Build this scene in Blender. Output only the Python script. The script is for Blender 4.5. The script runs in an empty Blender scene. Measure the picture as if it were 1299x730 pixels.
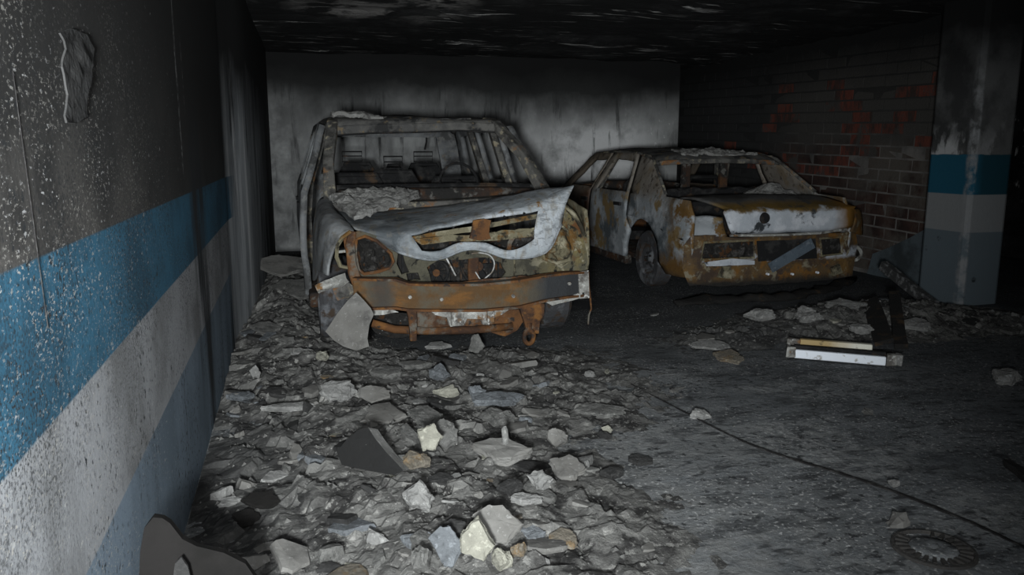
import bpy, bmesh, math, random
import numpy as np
from mathutils import Vector, Matrix, noise
from mathutils.geometry import tessellate_polygon

scene = bpy.context.scene
COL = scene.collection
random.seed(7)

# ------------------------------------------------------------------ camera
CAM_H = 1.40
PITCH = math.radians(9.83)
YAW = math.radians(15.41)
cam_d = bpy.data.cameras.new('camera')
cam_d.sensor_width = 36.0
cam_d.lens = 28.0
cam_d.clip_start = 0.05
cam = bpy.data.objects.new('camera', cam_d)
COL.objects.link(cam)
cam.location = (0, 0, CAM_H)
cam.rotation_euler = (math.pi / 2 - PITCH, 0, -YAW)
scene.camera = cam

# ------------------------------------------------------------------ world, light, exposure
world = bpy.data.worlds.new('garage_dark')
scene.world = world
world.use_nodes = True
world.node_tree.nodes['Background'].inputs[0].default_value = (0.75, 0.88, 1.0, 1)
world.node_tree.nodes['Background'].inputs[1].default_value = 0.012

def spot(name, loc, target, power, size, blend, radius, col):
    l = bpy.data.lights.new(name, 'SPOT')
    l.energy = power
    l.spot_size = math.radians(size)
    l.spot_blend = blend
    l.shadow_soft_size = radius
    l.color = col
    o = bpy.data.objects.new(name, l)
    COL.objects.link(o)
    o.location = loc
    o.rotation_euler = (Vector(target) - Vector(loc)).to_track_quat('-Z', 'Y').to_euler()
    return o

# the photographer's torch, held to the left of and just below the lens
spot('hand_torch', (-0.26, -0.50, 1.26), (0.80, 6.0, 1.10), 1250, 88, 1.0, 0.12, (0.93, 0.98, 1.0))
# small flash just above the lens, added to fill the torch's shadows
spot('fill_flash', (0.03, 0.0, 1.47), (1.3, 5.0, 0.6), 150, 96, 1.0, 0.04, (0.95, 0.98, 1.0))

vs = scene.view_settings
vs.view_transform = 'Standard'
vs.look = 'None'
vs.exposure = 0.0
vs.gamma = 1.0
vs.use_curve_mapping = False

# ------------------------------------------------------------------ measuring helpers
FPX, CX, CY = 1010.0, 649.5, 365.0
FW = Vector((math.sin(YAW) * math.cos(PITCH), math.cos(YAW) * math.cos(PITCH), -math.sin(PITCH)))
RT = Vector((math.cos(YAW), -math.sin(YAW), 0))
UP = RT.cross(FW)
CAMP = Vector((0, 0, CAM_H))

def ray(px, py):
    return FW * FPX + RT * (px - CX) + UP * (CY - py)
def at(px, py, Y):
    d = ray(px, py)
    return CAMP + d * (Y / d.y)
def on_floor(px, py, z=0.0):
    d = ray(px, py)
    return CAMP + d * ((z - CAM_H) / d.z)
def at_x(px, py, X):
    d = ray(px, py)
    return CAMP + d * (X / d.x)
def mpp(p):
    return (Vector(p) - CAMP).dot(FW) / FPX

# ------------------------------------------------------------------ materials
class NB:
    def __init__(s, name):
        s.m = bpy.data.materials.new(name)
        s.m.use_nodes = True
        s.t = s.m.node_tree
        s.N = s.t.nodes
        s.b = s.N['Principled BSDF']
        g = s.N.new('ShaderNodeNewGeometry')
        s.pos = g.outputs['Position']
        s.cache = {}
    def link(s, a, b):
        s.t.links.new(a, b)
    def vec(s, stretch):
        if stretch is None:
            return s.pos
        k = tuple(stretch)
        if k not in s.cache:
            n = s.N.new('ShaderNodeMapping')
            n.inputs['Scale'].default_value = k
            s.link(s.pos, n.inputs['Vector'])
            s.cache[k] = n.outputs[0]
        return s.cache[k]
    def maprange(s, v, a, b, t0=0.0, t1=1.0):
        n = s.N.new('ShaderNodeMapRange')
        n.inputs[1].default_value = a
        n.inputs[2].default_value = b
        n.inputs[3].default_value = t0
        n.inputs[4].default_value = t1
        s.link(v, n.inputs[0])
        return n.outputs[0]
    def noise(s, scale, detail=6, rough=0.62, stretch=None, dist=0.0):
        n = s.N.new('ShaderNodeTexNoise')
        n.inputs['Scale'].default_value = scale
        n.inputs['Detail'].default_value = detail
        n.inputs['Roughness'].default_value = rough
        n.inputs['Distortion'].default_value = dist
        s.link(s.vec(stretch), n.inputs['Vector'])
        return n.outputs['Fac']
    def math(s, op, a, b):
        n = s.N.new('ShaderNodeMath')
        n.operation = op
        for i, v in enumerate((a, b)):
            if isinstance(v, (int, float)):
                n.inputs[i].default_value = v
            else:
                s.link(v, n.inputs[i])
        return n.outputs[0]
    def axis(s, ax, wob=0.0, wscale=3.0):
        if 'sep' not in s.cache:
            n = s.N.new('ShaderNodeSeparateXYZ')
            s.link(s.pos, n.inputs[0])
            s.cache['sep'] = n
        o = s.cache['sep'].outputs['xyz'.index(ax)]
        if wob:
            k = ('w', wscale)
            if k not in s.cache:
                s.cache[k] = s.math('SUBTRACT', s.noise(wscale, 5), 0.5)
            o = s.math('ADD', o, s.math('MULTIPLY', s.cache[k], wob))
        return o
    def mask(s, spec):
        k = spec[0]
        if k == 'n':      # ('n', scale, lo, hi, stretch)
            st = spec[4] if len(spec) > 4 else None
            return s.maprange(s.noise(spec[1], stretch=st), spec[2], spec[3])
        if k == 'r':      # ('r', axis, a, b, wobble, wobblescale)
            return s.maprange(s.axis(spec[1], *spec[4:6]), spec[2], spec[3])
        if k == 'v':      # specks ('v', scale, thr, stretch)
            n = s.N.new('ShaderNodeTexVoronoi')
            n.inputs['Scale'].default_value = spec[1]
            st = spec[3] if len(spec) > 3 else None
            s.link(s.vec(st), n.inputs['Vector'])
            return s.maprange(n.outputs['Distance'], spec[2], spec[2] * 0.6)
        if k == 'k':
            n = s.N.new('ShaderNodeValue')
            n.outputs[0].default_value = spec[1]
            return n.outputs[0]

def mat(name, base, layers=(), rough=0.85, metal=0.0, bump=(18, 0.25), spec=0.3):
    s = NB(name)
    rgb = s.N.new('ShaderNodeRGB')
    rgb.outputs[0].default_value = (*base, 1)
    cur = rgb.outputs[0]
    for col, *specs in layers:
        f = None
        for sp in specs:
            q = s.mask(sp)
            f = q if f is None else s.math('MULTIPLY', f, q)
        mx = s.N.new('ShaderNodeMix')
        mx.data_type = 'RGBA'
        s.link(f, mx.inputs[0])
        s.link(cur, mx.inputs[6])
        mx.inputs[7].default_value = (*col, 1)
        cur = mx.outputs[2]
    s.link(cur, s.b.inputs['Base Color'])
    s.b.inputs['Roughness'].default_value = rough
    s.b.inputs['Metallic'].default_value = metal
    s.b.inputs['Specular IOR Level'].default_value = spec
    if bump:
        b = s.N.new('ShaderNodeBump')
        b.inputs['Strength'].default_value = bump[1]
        b.inputs['Distance'].default_value = 0.03
        s.link(s.noise(bump[0], 8, 0.7), b.inputs['Height'])
        s.link(b.outputs[0], s.b.inputs['Normal'])
    return s.m

SOOT = (0.012, 0.012, 0.012)
DK = (0.035, 0.034, 0.033)
ASH = (0.22, 0.215, 0.2)
ASHB = (0.42, 0.42, 0.40)
RUST = (0.125, 0.055, 0.02)
RUSTD = (0.05, 0.026, 0.016)
OCH = (0.27, 0.18, 0.05)
OLIVE = (0.15, 0.135, 0.085)
WHT = (0.55, 0.58, 0.62)
BLUE = (0.045, 0.165, 0.265)

M = {}
# --- walls
M['wall_left'] = mat('wall_left_paint', (0.052, 0.05, 0.047), [
    # unpainted plaster above, then blue, white and grey-blue bands
    ((0.12, 0.113, 0.105), ('r', 'z', 1.55, 1.22, 0.3, 3), ('r', 'y', 3.4, 1.4, 0.6, 2)),
    ((0.032, 0.031, 0.03), ('n', 3.0, 0.42, 0.62)),
    (BLUE, ('r', 'z', 1.212, 1.206), ('k', 1.0)),
    ((0.028, 0.105, 0.17), ('r', 'z', 1.212, 1.206), ('n', 2.2, 0.45, 0.6)),
    ((0.42, 0.43, 0.45), ('r', 'z', 0.910, 0.904)),
    ((0.24, 0.245, 0.25), ('r', 'z', 0.910, 0.904), ('n', 1.7, 0.45, 0.62)),
    ((0.235, 0.30, 0.37), ('r', 'z', 0.545, 0.540)),
    ((0.16, 0.21, 0.26), ('r', 'z', 0.545, 0.540), ('n', 2.5, 0.42, 0.6, (1, 1, 0.4))),
    # streaks, soot drips and stipple
    ((0.03, 0.035, 0.04), ('n', 1.6, 0.55, 0.66, (1, 1, 0.22)), ('r', 'y', 2.0, 3.6)),
    ((0.028, 0.03, 0.032), ('n', 130, 0.50, 0.60), ('n', 2.4, 0.36, 0.58), ('r', 'z', 0.45, 0.95, 0.3, 2)),
    ((0.024, 0.028, 0.032), ('n', 45, 0.56, 0.64), ('n', 2.0, 0.40, 0.6)),
    # soot cloud under the ceiling
    ((0.026, 0.025, 0.024), ('r', 'z', 1.40, 1.85, 0.5, 2.0)),
    (SOOT, ('r', 'z', 1.75, 2.45, 0.4, 2.0)),
    ((0.016, 0.0155, 0.015), ('r', 'z', 1.1, 1.75, 0.5, 2.0), ('r', 'y', 2.6, 4.6)),
    # fine flecks where the paint shows through
    ((0.55, 0.53, 0.49), ('n', 190, 0.575, 0.63, (1, .4, .8)), ('n', 4.0, 0.40, 0.58), ('r', 'y', 3.2, 1.3), ('r', 'z', 2.0, 1.4, 0.4, 3)),
    ((0.60, 0.60, 0.60), ('n', 100, 0.62, 0.655, (1, .35, .8)), ('n', 3.0, 0.42, 0.56), ('r', 'y', 4.0, 1.6), ('r', 'z', 1.95, 1.35, 0.4, 3)),
    ((0.55, 0.55, 0.54), ('n', 40, 0.68, 0.71, (1, .35, .7)), ('r', 'y', 4.0, 2.0)),
    ((0.5, 0.5, 0.5), ('n', 5, 0.67, 0.72, (1, 1, 0.06)), ('n', 40, 0.4, 0.6)),
], rough=0.8, bump=(70, 0.12))
M['wall_pier'] = mat('wall_left_far_paint', (0.42, 0.44, 0.46), [
    ((0.26, 0.275, 0.29), ('n', 2.2, 0.42, 0.6, (1.5, 1.5, 0.3))),
    ((0.62, 0.63, 0.64), ('n', 3.5, 0.50, 0.6, (1.5, 1.5, 0.1)), ('r', 'y', 7.6, 7.0)),
    ((0.028, 0.105, 0.17), ('r', 'z', 1.212, 1.206), ('r', 'z', 0.904, 0.91), ('r', 'y', 6.4, 6.1, .5, 4)),
    ((0.03, 0.033, 0.036), ('n', 2.4, 0.54, 0.64, (1, 1, 0.25))),
    ((0.05, 0.052, 0.055), ('r', 'y', 6.5, 5.8, .5, 2), ('r', 'z', 0.9, 1.3, .3, 2)),
    (SOOT, ('r', 'y', 8.6, 10.2, 1.2, 1.5)),
    (SOOT, ('r', 'z', 1.45, 2.1, 0.6, 1.3)),
], bump=(20, 0.3))
M['wall_back'] = mat('wall_back_concrete', (0.42, 0.425, 0.42), [
    ((0.22, 0.222, 0.22), ('n', 2.2, 0.42, 0.6, (1, 1, 0.45))),
    ((0.90, 0.90, 0.90), ('n', 1.9, 0.32, 0.52), ('r', 'x', 2.8, 4.0, 0.8, 1.2), ('r', 'x', 5.7, 5.0, 0.5, 1.3),  # soft bright spot of light put into the wall colour, torch is dim there
     ('r', 'z', 2.05, 1.55, 0.5, 1.5), ('r', 'z', 0.9, 1.15, 0.3, 1.5)),
    ((0.85, 0.85, 0.85), ('v', 22, 0.13, (1, 1, 0.5)), ('n', 3.5, 0.5, 0.6), ('r', 'x', 2.8, 3.6), ('r', 'z', 2.2, 1.5)),
    ((0.05, 0.05, 0.05), ('n', 6, 0.56, 0.66, (1, 1, 0.12))),
    ((0.10, 0.10, 0.10), ('r', 'x', 1.0, -0.5, 0.8, 1.2), ('n', 2.0, 0.4, 0.6)),
    ((0.8, 0.8, 0.8), ('n', 16, 0.60, 0.64, (1, 1, 0.6)), ('n', 2.2, 0.48, 0.58), ('r', 'x', 3.0, 3.6), ('r', 'z', 2.2, 1.6)),
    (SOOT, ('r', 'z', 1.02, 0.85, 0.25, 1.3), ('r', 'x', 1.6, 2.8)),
    # soot layer below the ceiling
    ((0.04, 0.041, 0.04), ('r', 'z', 1.7, 2.3, 0.7, 0.9)),
    (SOOT, ('r', 'z', 2.15, 2.55, 0.75, 0.8)),
], bump=(14, 0.3))
M['ceiling'] = mat('ceiling_soot', (0.010, 0.010, 0.010), [
    ((0.05, 0.05, 0.05), ('n', 1.6, 0.5, 0.72)),
    ((0.55, 0.54, 0.52), ('n', 5.0, 0.60, 0.68, (0.25, 2.6, 1)), ('n', 0.9, 0.42, 0.55)),
    ((0.22, 0.21, 0.20), ('n', 2.2, 0.47, 0.55), ('r', 'x', 0.0, 0.4, .6, 2), ('r', 'x', 1.8, 1.4, .6, 2), ('r', 'y', 5.2, 5.6, .8, 2), ('r', 'y', 8.6, 8.0, .8, 2)),
], bump=(9, 0.9))
M['mortar'] = mat('mortar_sooty', (0.22, 0.205, 0.19), [
    ((0.10, 0.095, 0.09), ('n', 2.0, 0.4, 0.6)), ((0.05, 0.048, 0.045), ('r', 'z', 1.35, 1.7, 0.4, 2)), ((0.03, 0.03, 0.03), ('r', 'y', 8.8, 10.0, 0.6, 1.5)), (SOOT, ('r', 'z', 1.9, 2.5, 0.3, 2))], bump=(40, 0.4))
M['brick'] = mat('brick_sooty', (0.075, 0.042, 0.034), [
    ((0.035, 0.022, 0.02), ('n', 2.2, 0.42, 0.58)),
    ((0.12, 0.105, 0.09), ('n', 1.5, 0.44, 0.56), ('r', 'y', 8.6, 7.6, 0.6, 1.5)),
    ((0.075, 0.070, 0.064), ('r', 'z', 1.30, 1.55, 0.4, 2)),
    ((0.04, 0.04, 0.04), ('r', 'y', 9.0, 10.0, 0.6, 1.5)),
    (SOOT, ('r', 'z', 2.05, 2.6, 0.3, 2)),
], rough=0.9, bump=(40, 0.5))
M['brick_red'] = mat('brick_red', (0.17, 0.052, 0.036), [
    ((0.06, 0.04, 0.034), ('n', 9, 0.44, 0.58, (1, 1, 0.35))),
    ((0.075, 0.07, 0.064), ('n', 4, 0.52, 0.62)),
    (SOOT, ('r', 'z', 2.05, 2.6, 0.3, 2)),
], rough=0.9, bump=(40, 0.5))
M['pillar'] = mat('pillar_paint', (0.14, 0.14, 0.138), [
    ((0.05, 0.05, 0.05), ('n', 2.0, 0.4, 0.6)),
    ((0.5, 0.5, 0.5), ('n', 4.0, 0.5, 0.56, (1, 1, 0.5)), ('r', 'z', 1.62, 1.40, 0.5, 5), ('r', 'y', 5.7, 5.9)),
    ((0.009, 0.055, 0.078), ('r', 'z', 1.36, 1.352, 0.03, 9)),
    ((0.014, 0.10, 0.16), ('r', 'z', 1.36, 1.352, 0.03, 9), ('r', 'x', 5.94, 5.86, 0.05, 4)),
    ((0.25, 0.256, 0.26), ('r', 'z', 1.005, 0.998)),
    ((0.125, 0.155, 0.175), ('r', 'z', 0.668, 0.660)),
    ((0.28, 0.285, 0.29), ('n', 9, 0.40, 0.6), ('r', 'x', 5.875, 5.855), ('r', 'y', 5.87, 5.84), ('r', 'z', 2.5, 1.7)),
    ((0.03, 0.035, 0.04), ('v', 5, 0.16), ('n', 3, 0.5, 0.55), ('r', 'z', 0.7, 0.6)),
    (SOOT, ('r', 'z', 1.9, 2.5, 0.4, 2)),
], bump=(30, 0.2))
M['plaster_blue'] = mat('plaster_blue', (0.11, 0.135, 0.15), [((0.05, 0.06, 0.065), ('n', 3, 0.4, 0.6))], bump=(30, 0.3))
# --- floor and debris
M['floor'] = mat('floor_soot', (0.155, 0.163, 0.17), [
    ((0.21, 0.22, 0.225), ('n', 0.9, 0.44, 0.6)),
    ((0.075, 0.08, 0.085), ('n', 1.3, 0.48, 0.62, (0.7, 1.3, 1))),
    ((0.30, 0.305, 0.30), ('n', 1.4, 0.50, 0.64), ('n', 14, 0.40, 0.58)),
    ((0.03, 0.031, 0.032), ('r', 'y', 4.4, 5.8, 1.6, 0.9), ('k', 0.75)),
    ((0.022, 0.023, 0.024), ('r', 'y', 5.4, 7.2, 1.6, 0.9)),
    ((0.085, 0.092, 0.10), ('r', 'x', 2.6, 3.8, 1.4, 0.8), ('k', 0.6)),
    # dust thrown out from the rubble
    ((0.19, 0.192, 0.188), ('r', 'x', 2.6, 1.2, 1.1, 1.6), ('r', 'y', 4.8, 3.4, 1.0, 1.4), ('n', 8, 0.34, 0.58)),
    ((0.07, 0.073, 0.076), ('n', 5.0, 0.52, 0.60, (0.7, 1.5, 1)), ('k', 0.8)),
    ((0.035, 0.036, 0.038), ('n', 22, 0.54, 0.62), ('n', 3, 0.4, 0.55)),
    ((0.45, 0.45, 0.44), ('n', 60, 0.57, 0.65), ('n', 1.7, 0.38, 0.54)),
    ((0.03, 0.031, 0.033), ('n', 9, 0.57, 0.64, (0.6, 1.6, 1)), ('k', 0.8)),
    ((0.6, 0.6, 0.6), ('v', 20, 0.06), ('n', 2.0, 0.42, 0.56)),
], rough=0.8, bump=(26, 0.5))
M['rubble'] = mat('rubble_ash', (0.125, 0.122, 0.115), [
    ((0.20, 0.196, 0.184), ('n', 3.0, 0.48, 0.62)),
    ((0.05, 0.048, 0.046), ('n', 4.5, 0.47, 0.58)),
    ((0.022, 0.021, 0.020), ('n', 9, 0.52, 0.60), ('n', 1.5, 0.36, 0.55)),
    ((0.25, 0.244, 0.228), ('n', 24, 0.56, 0.63)),
    ((0.36, 0.35, 0.33), ('n', 70, 0.60, 0.66), ('n', 5, 0.44, 0.58)),
    ((0.035, 0.035, 0.035), ('r', 'x', 0.15, -0.35, 0.5, 2.2), ('r', 'y', 5.0, 4.0), ('k', 0.8)),
    ((0.05, 0.05, 0.05), ('r', 'x', 2.0, 3.2, 1.4, 1.1), ('r', 'x', 4.0, 3.4, .5, 1.5), ('k', 0.7)),
    ((0.03, 0.03, 0.03), ('r', 'y', 4.4, 5.4, 1.2, 1.3), ('r', 'x', 0.3, 0.9, 0.6, 1.3), ('r', 'x', 3.2, 2.6), ('k', 0.6)),
], rough=0.95, bump=(60, 0.6))
def chunk_mat(name, base, dark=0.45, warm=None):
    d = tuple(c * dark for c in base)
    l = tuple(min(1, c * 1.22) for c in base)
    ly = [(d, ('n', 9, 0.44, 0.58)), (tuple(c * .75 for c in base), ('n', 26, 0.42, 0.6)), (l, ('n', 45, 0.56, 0.64)), (SOOT, ('v', 38, 0.10), ('n', 6, 0.5, 0.58))]
    if warm:
        ly.insert(1, (warm, ('n', 9, 0.48, 0.6)))
    return mat(name, base, ly, rough=0.95, bump=(50, 0.7))
M['c_grey'] = chunk_mat('concrete_grey', (0.165, 0.162, 0.153))
M['c_pale'] = chunk_mat('concrete_pale', (0.27, 0.266, 0.255), 0.6)
M['c_cream'] = chunk_mat('concrete_cream', (0.34, 0.33, 0.275), 0.62)
M['c_blue'] = chunk_mat('concrete_bluish', (0.17, 0.181, 0.192))
M['c_brown'] = chunk_mat('concrete_brown', (0.17, 0.15, 0.12), 0.5, (0.24, 0.16, 0.08))
M['c_dark'] = chunk_mat('concrete_sooted', (0.038, 0.037, 0.036), 0.5)
M['c_taupe'] = mat('plaster_taupe', (0.125, 0.12, 0.111), [((0.165, 0.16, 0.15), ('n', 4, 0.4, 0.6)), ((0.075, 0.072, 0.068), ('n', 6, 0.50, 0.64)), ((0.2, 0.195, 0.185), ('n', 60, 0.6, 0.66))], bump=(60, 0.15))
M['black_face'] = mat('soot_black_face', (0.008, 0.0078, 0.0075), [((0.3, 0.3, 0.29), ('v', 30, 0.06), ('n', 8, 0.5, 0.56))], rough=0.7, bump=(40, 0.15))
M['dark_face'] = mat('soot_and_shade_plaster', (0.009, 0.0085, 0.008), [((0.013, 0.012, 0.0115), ('n', 5, 0.4, 0.6))], rough=1.0, spec=0.1, bump=(70, 0.2))  # near-black also stands in for shade on the nearest sheet by the wall
M['patch'] = mat('spalled_plaster', (0.045, 0.044, 0.043), [((0.03, 0.03, 0.03), ('n', 8, 0.4, 0.6))], bump=(60, 0.3))
M['char'] = mat('charred_wood', (0.018, 0.017, 0.016), [((0.07, 0.045, 0.025), ('n', 7, 0.56, 0.66))], rough=0.8, bump=(40, 0.8))
M['char_pale'] = mat('charred_wood_ash_edge', (0.05, 0.05, 0.05), [((0.2, 0.2, 0.2), ('n', 18, 0.5, 0.62))], rough=0.9, bump=(40, 0.5))
M['fluo_white'] = mat('fluorescent_tube_glass', (0.80, 0.84, 0.9), [((0.35, 0.33, 0.3), ('n', 18, 0.58, 0.66))], rough=0.35, bump=None)
M['fluo_yellow'] = mat('scorched_reflector', (0.72, 0.70, 0.60), [((0.42, 0.30, 0.13), ('r', 'x', 3.72, 3.55, 0.2, 6)), ((0.2, 0.12, 0.05), ('r', 'x', 3.92, 4.0, 0.1, 6)), ((0.1, 0.07, 0.03), ('n', 12, 0.58, 0.66, (0.5, 2, 1)))], rough=0.4, bump=None)
M['drain'] = mat('drain_iron', (0.055, 0.052, 0.049), [((0.07, 0.065, 0.06), ('n', 25, 0.48, 0.6))], rough=0.75, metal=0.2, bump=(40, 0.6))
M['tar'] = mat('black_joint', (0.012, 0.011, 0.011), [((0.04, 0.038, 0.036), ('n', 25, 0.5, 0.62))], bump=(50, 0.5))
# --- burnt cars
M['hood'] = mat('burnt_hood', (0.36, 0.39, 0.41), [
    ((0.52, 0.55, 0.58), ('n', 3.2, 0.42, 0.6)),
    ((0.13, 0.145, 0.155), ('r', 'x', 1.25, 0.75, 0.7, 3), ('n', 3, 0.3, 0.55)),
    ((0.04, 0.048, 0.055), ('n', 4.5, 0.53, 0.66), ('r', 'x', 1.5, 0.7, 0.3, 3)),
    ((0.24, 0.22, 0.18), ('n', 9, 0.52, 0.64, (2.2, 0.6, 1)), ('k', 0.7)),
    ((0.16, 0.17, 0.18), ('n', 26, 0.52, 0.62, (0.5, 1.5, 1.5)), ('k', 0.65)),
    ((0.62, 0.64, 0.66), ('n', 34, 0.58, 0.66, (0.4, 1.5, 1.5)), ('r', 'x', 1.0, 1.4, .3, 3), ('k', 0.7)),
    ((0.24, 0.13, 0.04), ('n', 5, 0.63, 0.68)),
    ((0.20, 0.195, 0.18), ('n', 14, 0.5, 0.65), ('r', 'y', 5.5, 5.9, 0.4, 3)),
], rough=0.68, metal=0.1, bump=(16, 0.5))
M['side'] = mat('burnt_grey_panel', (0.17, 0.175, 0.18), [
    ((0.27, 0.28, 0.285), ('n', 2.6, 0.45, 0.6)),
    ((0.07, 0.07, 0.07), ('n', 4, 0.48, 0.62)),
    ((0.16, 0.11, 0.06), ('n', 5, 0.60, 0.68)),
    ((0.22, 0.215, 0.20), ('n', 20, 0.52, 0.62), ('k', 0.6)),
], rough=0.75, metal=0.1, bump=(22, 0.35))
M['roof'] = mat('burnt_dark_panel', (0.085, 0.083, 0.08), [
    ((0.14, 0.135, 0.125), ('n', 4, 0.45, 0.6)),
    ((0.03, 0.03, 0.03), ('n', 5, 0.48, 0.6)),
    ((0.17, 0.13, 0.08), ('n', 12, 0.58, 0.66)),
], rough=0.8, metal=0.1, bump=(30, 0.5))
M['pillar_car'] = mat('burnt_pillar_metal', (0.13, 0.125, 0.115), [
    ((0.05, 0.048, 0.045), ('n', 7, 0.45, 0.58)),
    ((0.30, 0.27, 0.20), ('n', 12, 0.54, 0.62)),
    ((0.22, 0.10, 0.035), ('n', 6, 0.58, 0.66)),
], rough=0.8, metal=0.1, bump=(40, 0.5))
M['rust'] = mat('rust_orange', RUST, [
    (RUSTD, ('n', 6, 0.46, 0.6)),
    ((0.19, 0.085, 0.025), ('n', 9, 0.54, 0.64)),
    ((0.13, 0.12, 0.10), ('n', 5, 0.56, 0.64)),
    ((0.03, 0.025, 0.022), ('n', 14, 0.58, 0.66)),
], rough=0.85, bump=(40, 0.4))
M['beam'] = mat('rust_beam', (0.105, 0.058, 0.024), [
    ((0.17, 0.08, 0.024), ('n', 7, 0.5, 0.62, (0.6, 1, 1.6))),
    ((0.10, 0.085, 0.06), ('n', 4, 0.48, 0.6)),
    ((0.045, 0.047, 0.05), ('r', 'x', 1.5, 1.68, 0.25, 5)),
    ((0.05, 0.045, 0.04), ('r', 'x', 0.42, 0.52, 0.2, 5), ('r', 'x', 0.66, 0.58, 0.2, 5), ('k', 0.8)),
], rough=0.8, metal=0.1, bump=(35, 0.35))
M['rustd'] = mat('rust_dark', (0.045, 0.027, 0.019), [((0.09, 0.042, 0.018), ('n', 7, 0.5, 0.62)), ((0.02, 0.019, 0.018), ('n', 5, 0.45, 0.58)), ((0.12, 0.115, 0.105), ('n', 11, 0.56, 0.64))], bump=(40, 0.5))
M['olive'] = mat('scorched_olive_metal', (0.105, 0.098, 0.07), [
    ((0.055, 0.052, 0.04), ('n', 6, 0.46, 0.6)),
    ((0.19, 0.155, 0.07), ('r', 'x', 1.6, 1.8, 0.25, 4), ('n', 6, 0.4, 0.55)),
    ((0.34, 0.31, 0.22), ('n', 11, 0.55, 0.61), ('r', 'x', 1.5, 1.8)),
    (RUST, ('n', 5, 0.54, 0.63)),
    (RUST, ('r', 'x', 0.44, 0.36, 0.12, 6)),
    ((0.015, 0.015, 0.013), ('n', 16, 0.57, 0.63)),
], rough=0.8, metal=0.1, bump=(35, 0.6))
M['ochre'] = mat('scorched_ochre_metal', (0.20, 0.178, 0.115), [
    ((0.34, 0.31, 0.22), ('n', 9, 0.52, 0.62)),
    ((0.16, 0.085, 0.025), ('n', 6, 0.50, 0.58)),
    ((0.04, 0.035, 0.024), ('n', 10, 0.53, 0.61)),
], rough=0.8, metal=0.1, bump=(35, 0.6))
M['innards'] = mat('engine_bay_soot', (0.028, 0.026, 0.024), [
    ((0.10, 0.095, 0.09), ('n', 14, 0.52, 0.62)),
    ((0.11, 0.05, 0.02), ('n', 9, 0.58, 0.64)),
    ((0.35, 0.34, 0.33), ('v', 30, 0.12), ('n', 8, 0.52, 0.58)),
], rough=0.9, bump=(60, 1.0))
M['charmetal'] = mat('charred_metal', (0.012, 0.012, 0.0125), [((0.035, 0.034, 0.033), ('n', 8, 0.50, 0.62)), ((0.07, 0.045, 0.028), ('n', 5, 0.58, 0.66))], rough=0.85, bump=(30, 0.5))
M['alloy'] = mat('burnt_alloy', (0.36, 0.355, 0.33), [((0.12, 0.11, 0.10), ('n', 9, 0.48, 0.6)), ((0.22, 0.12, 0.05), ('n', 10, 0.57, 0.64)), ((0.55, 0.55, 0.52), ('n', 25, 0.56, 0.63))], rough=0.75, metal=0.1, bump=(40, 0.5))
M['tyre'] = mat('burnt_wheel', (0.05, 0.05, 0.053), [((0.16, 0.165, 0.175), ('n', 5, 0.5, 0.64)), ((0.05, 0.035, 0.025), ('n', 9, 0.54, 0.62))], rough=0.85, bump=(30, 0.5))
M['ash'] = mat('grey_ash', (0.27, 0.265, 0.25), [((0.36, 0.355, 0.34), ('n', 9, 0.48, 0.6)), ((0.12, 0.115, 0.11), ('n', 12, 0.52, 0.62)), ((0.42, 0.41, 0.38), ('v', 34, 0.12), ('n', 6, 0.5, 0.6))], rough=0.95, bump=(60, 0.8))
M['wire'] = mat('bare_wire', (0.45, 0.45, 0.44), [((0.15, 0.12, 0.09), ('n', 12, 0.5, 0.6))], rough=0.6, metal=0.3, bump=None)
# sedan
M['sedan'] = mat('burnt_white_paint', (0.30, 0.32, 0.335), [
    ((0.44, 0.46, 0.48), ('n', 3.2, 0.45, 0.6)),
    ((0.10, 0.115, 0.125), ('n', 2.8, 0.46, 0.6)),
    ((0.23, 0.16, 0.075), ('n', 3.6, 0.53, 0.6)),
    ((0.14, 0.078, 0.024), ('r', 'y', 7.05, 6.8, 0.8, 3), ('n', 4, 0.45, 0.51)),
    ((0.15, 0.08, 0.024), ('r', 'z', 0.42, 0.30, 0.4, 4), ('r', 'y', 7.6, 7.0, 0.3, 3), ('n', 5, 0.38, 0.46)),
    ((0.12, 0.05, 0.022), ('r', 'y', 8.8, 9.1, 0.2, 4), ('n', 4, 0.3, 0.5)),
    ((0.05, 0.045, 0.04), ('r', 'y', 8.9, 9.4, 0.4, 3), ('k', 0.8)),
    ((0.20, 0.165, 0.125), ('r', 'z', 0.86, 1.0, 0.2, 5), ('k', 0.8)),
    ((0.08, 0.065, 0.05), ('n', 14, 0.55, 0.63), ('r', 'z', 0.8, 1.0)),
    ((0.04, 0.035, 0.03), ('v', 24, 0.16), ('n', 4, 0.5, 0.56)),
    ((0.04, 0.037, 0.034), ('r', 'z', 0.28, 0.16, 0.15, 4)),
], rough=0.7, metal=0.1, bump=(22, 0.35))
M['sedan_lid'] = mat('burnt_boot_lid', (0.47, 0.50, 0.54), [
    ((0.62, 0.64, 0.68), ('n', 6, 0.48, 0.6)),
    ((0.13, 0.085, 0.03), ('r', 'z', 0.82, 0.85, 0.22, 5)),
    ((0.18, 0.11, 0.03), ('r', 'z', 0.82, 0.85, 0.22, 5), ('n', 6, 0.45, 0.6)),
    ((0.04, 0.045, 0.05), ('n', 5, 0.56, 0.62)),
    ((0.10, 0.098, 0.095), ('r', 'y', 6.58, 6.68, 0.15, 5)),
    ((0.045, 0.043, 0.04), ('r', 'y', 6.6, 6.75, 0.15, 5), ('n', 5, 0.42, 0.58)),
    ((0.20, 0.10, 0.02), ('r', 'x', 4.95, 5.12, 0.15, 5)),
], rough=0.65, metal=0.1, bump=(26, 0.3))
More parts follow.
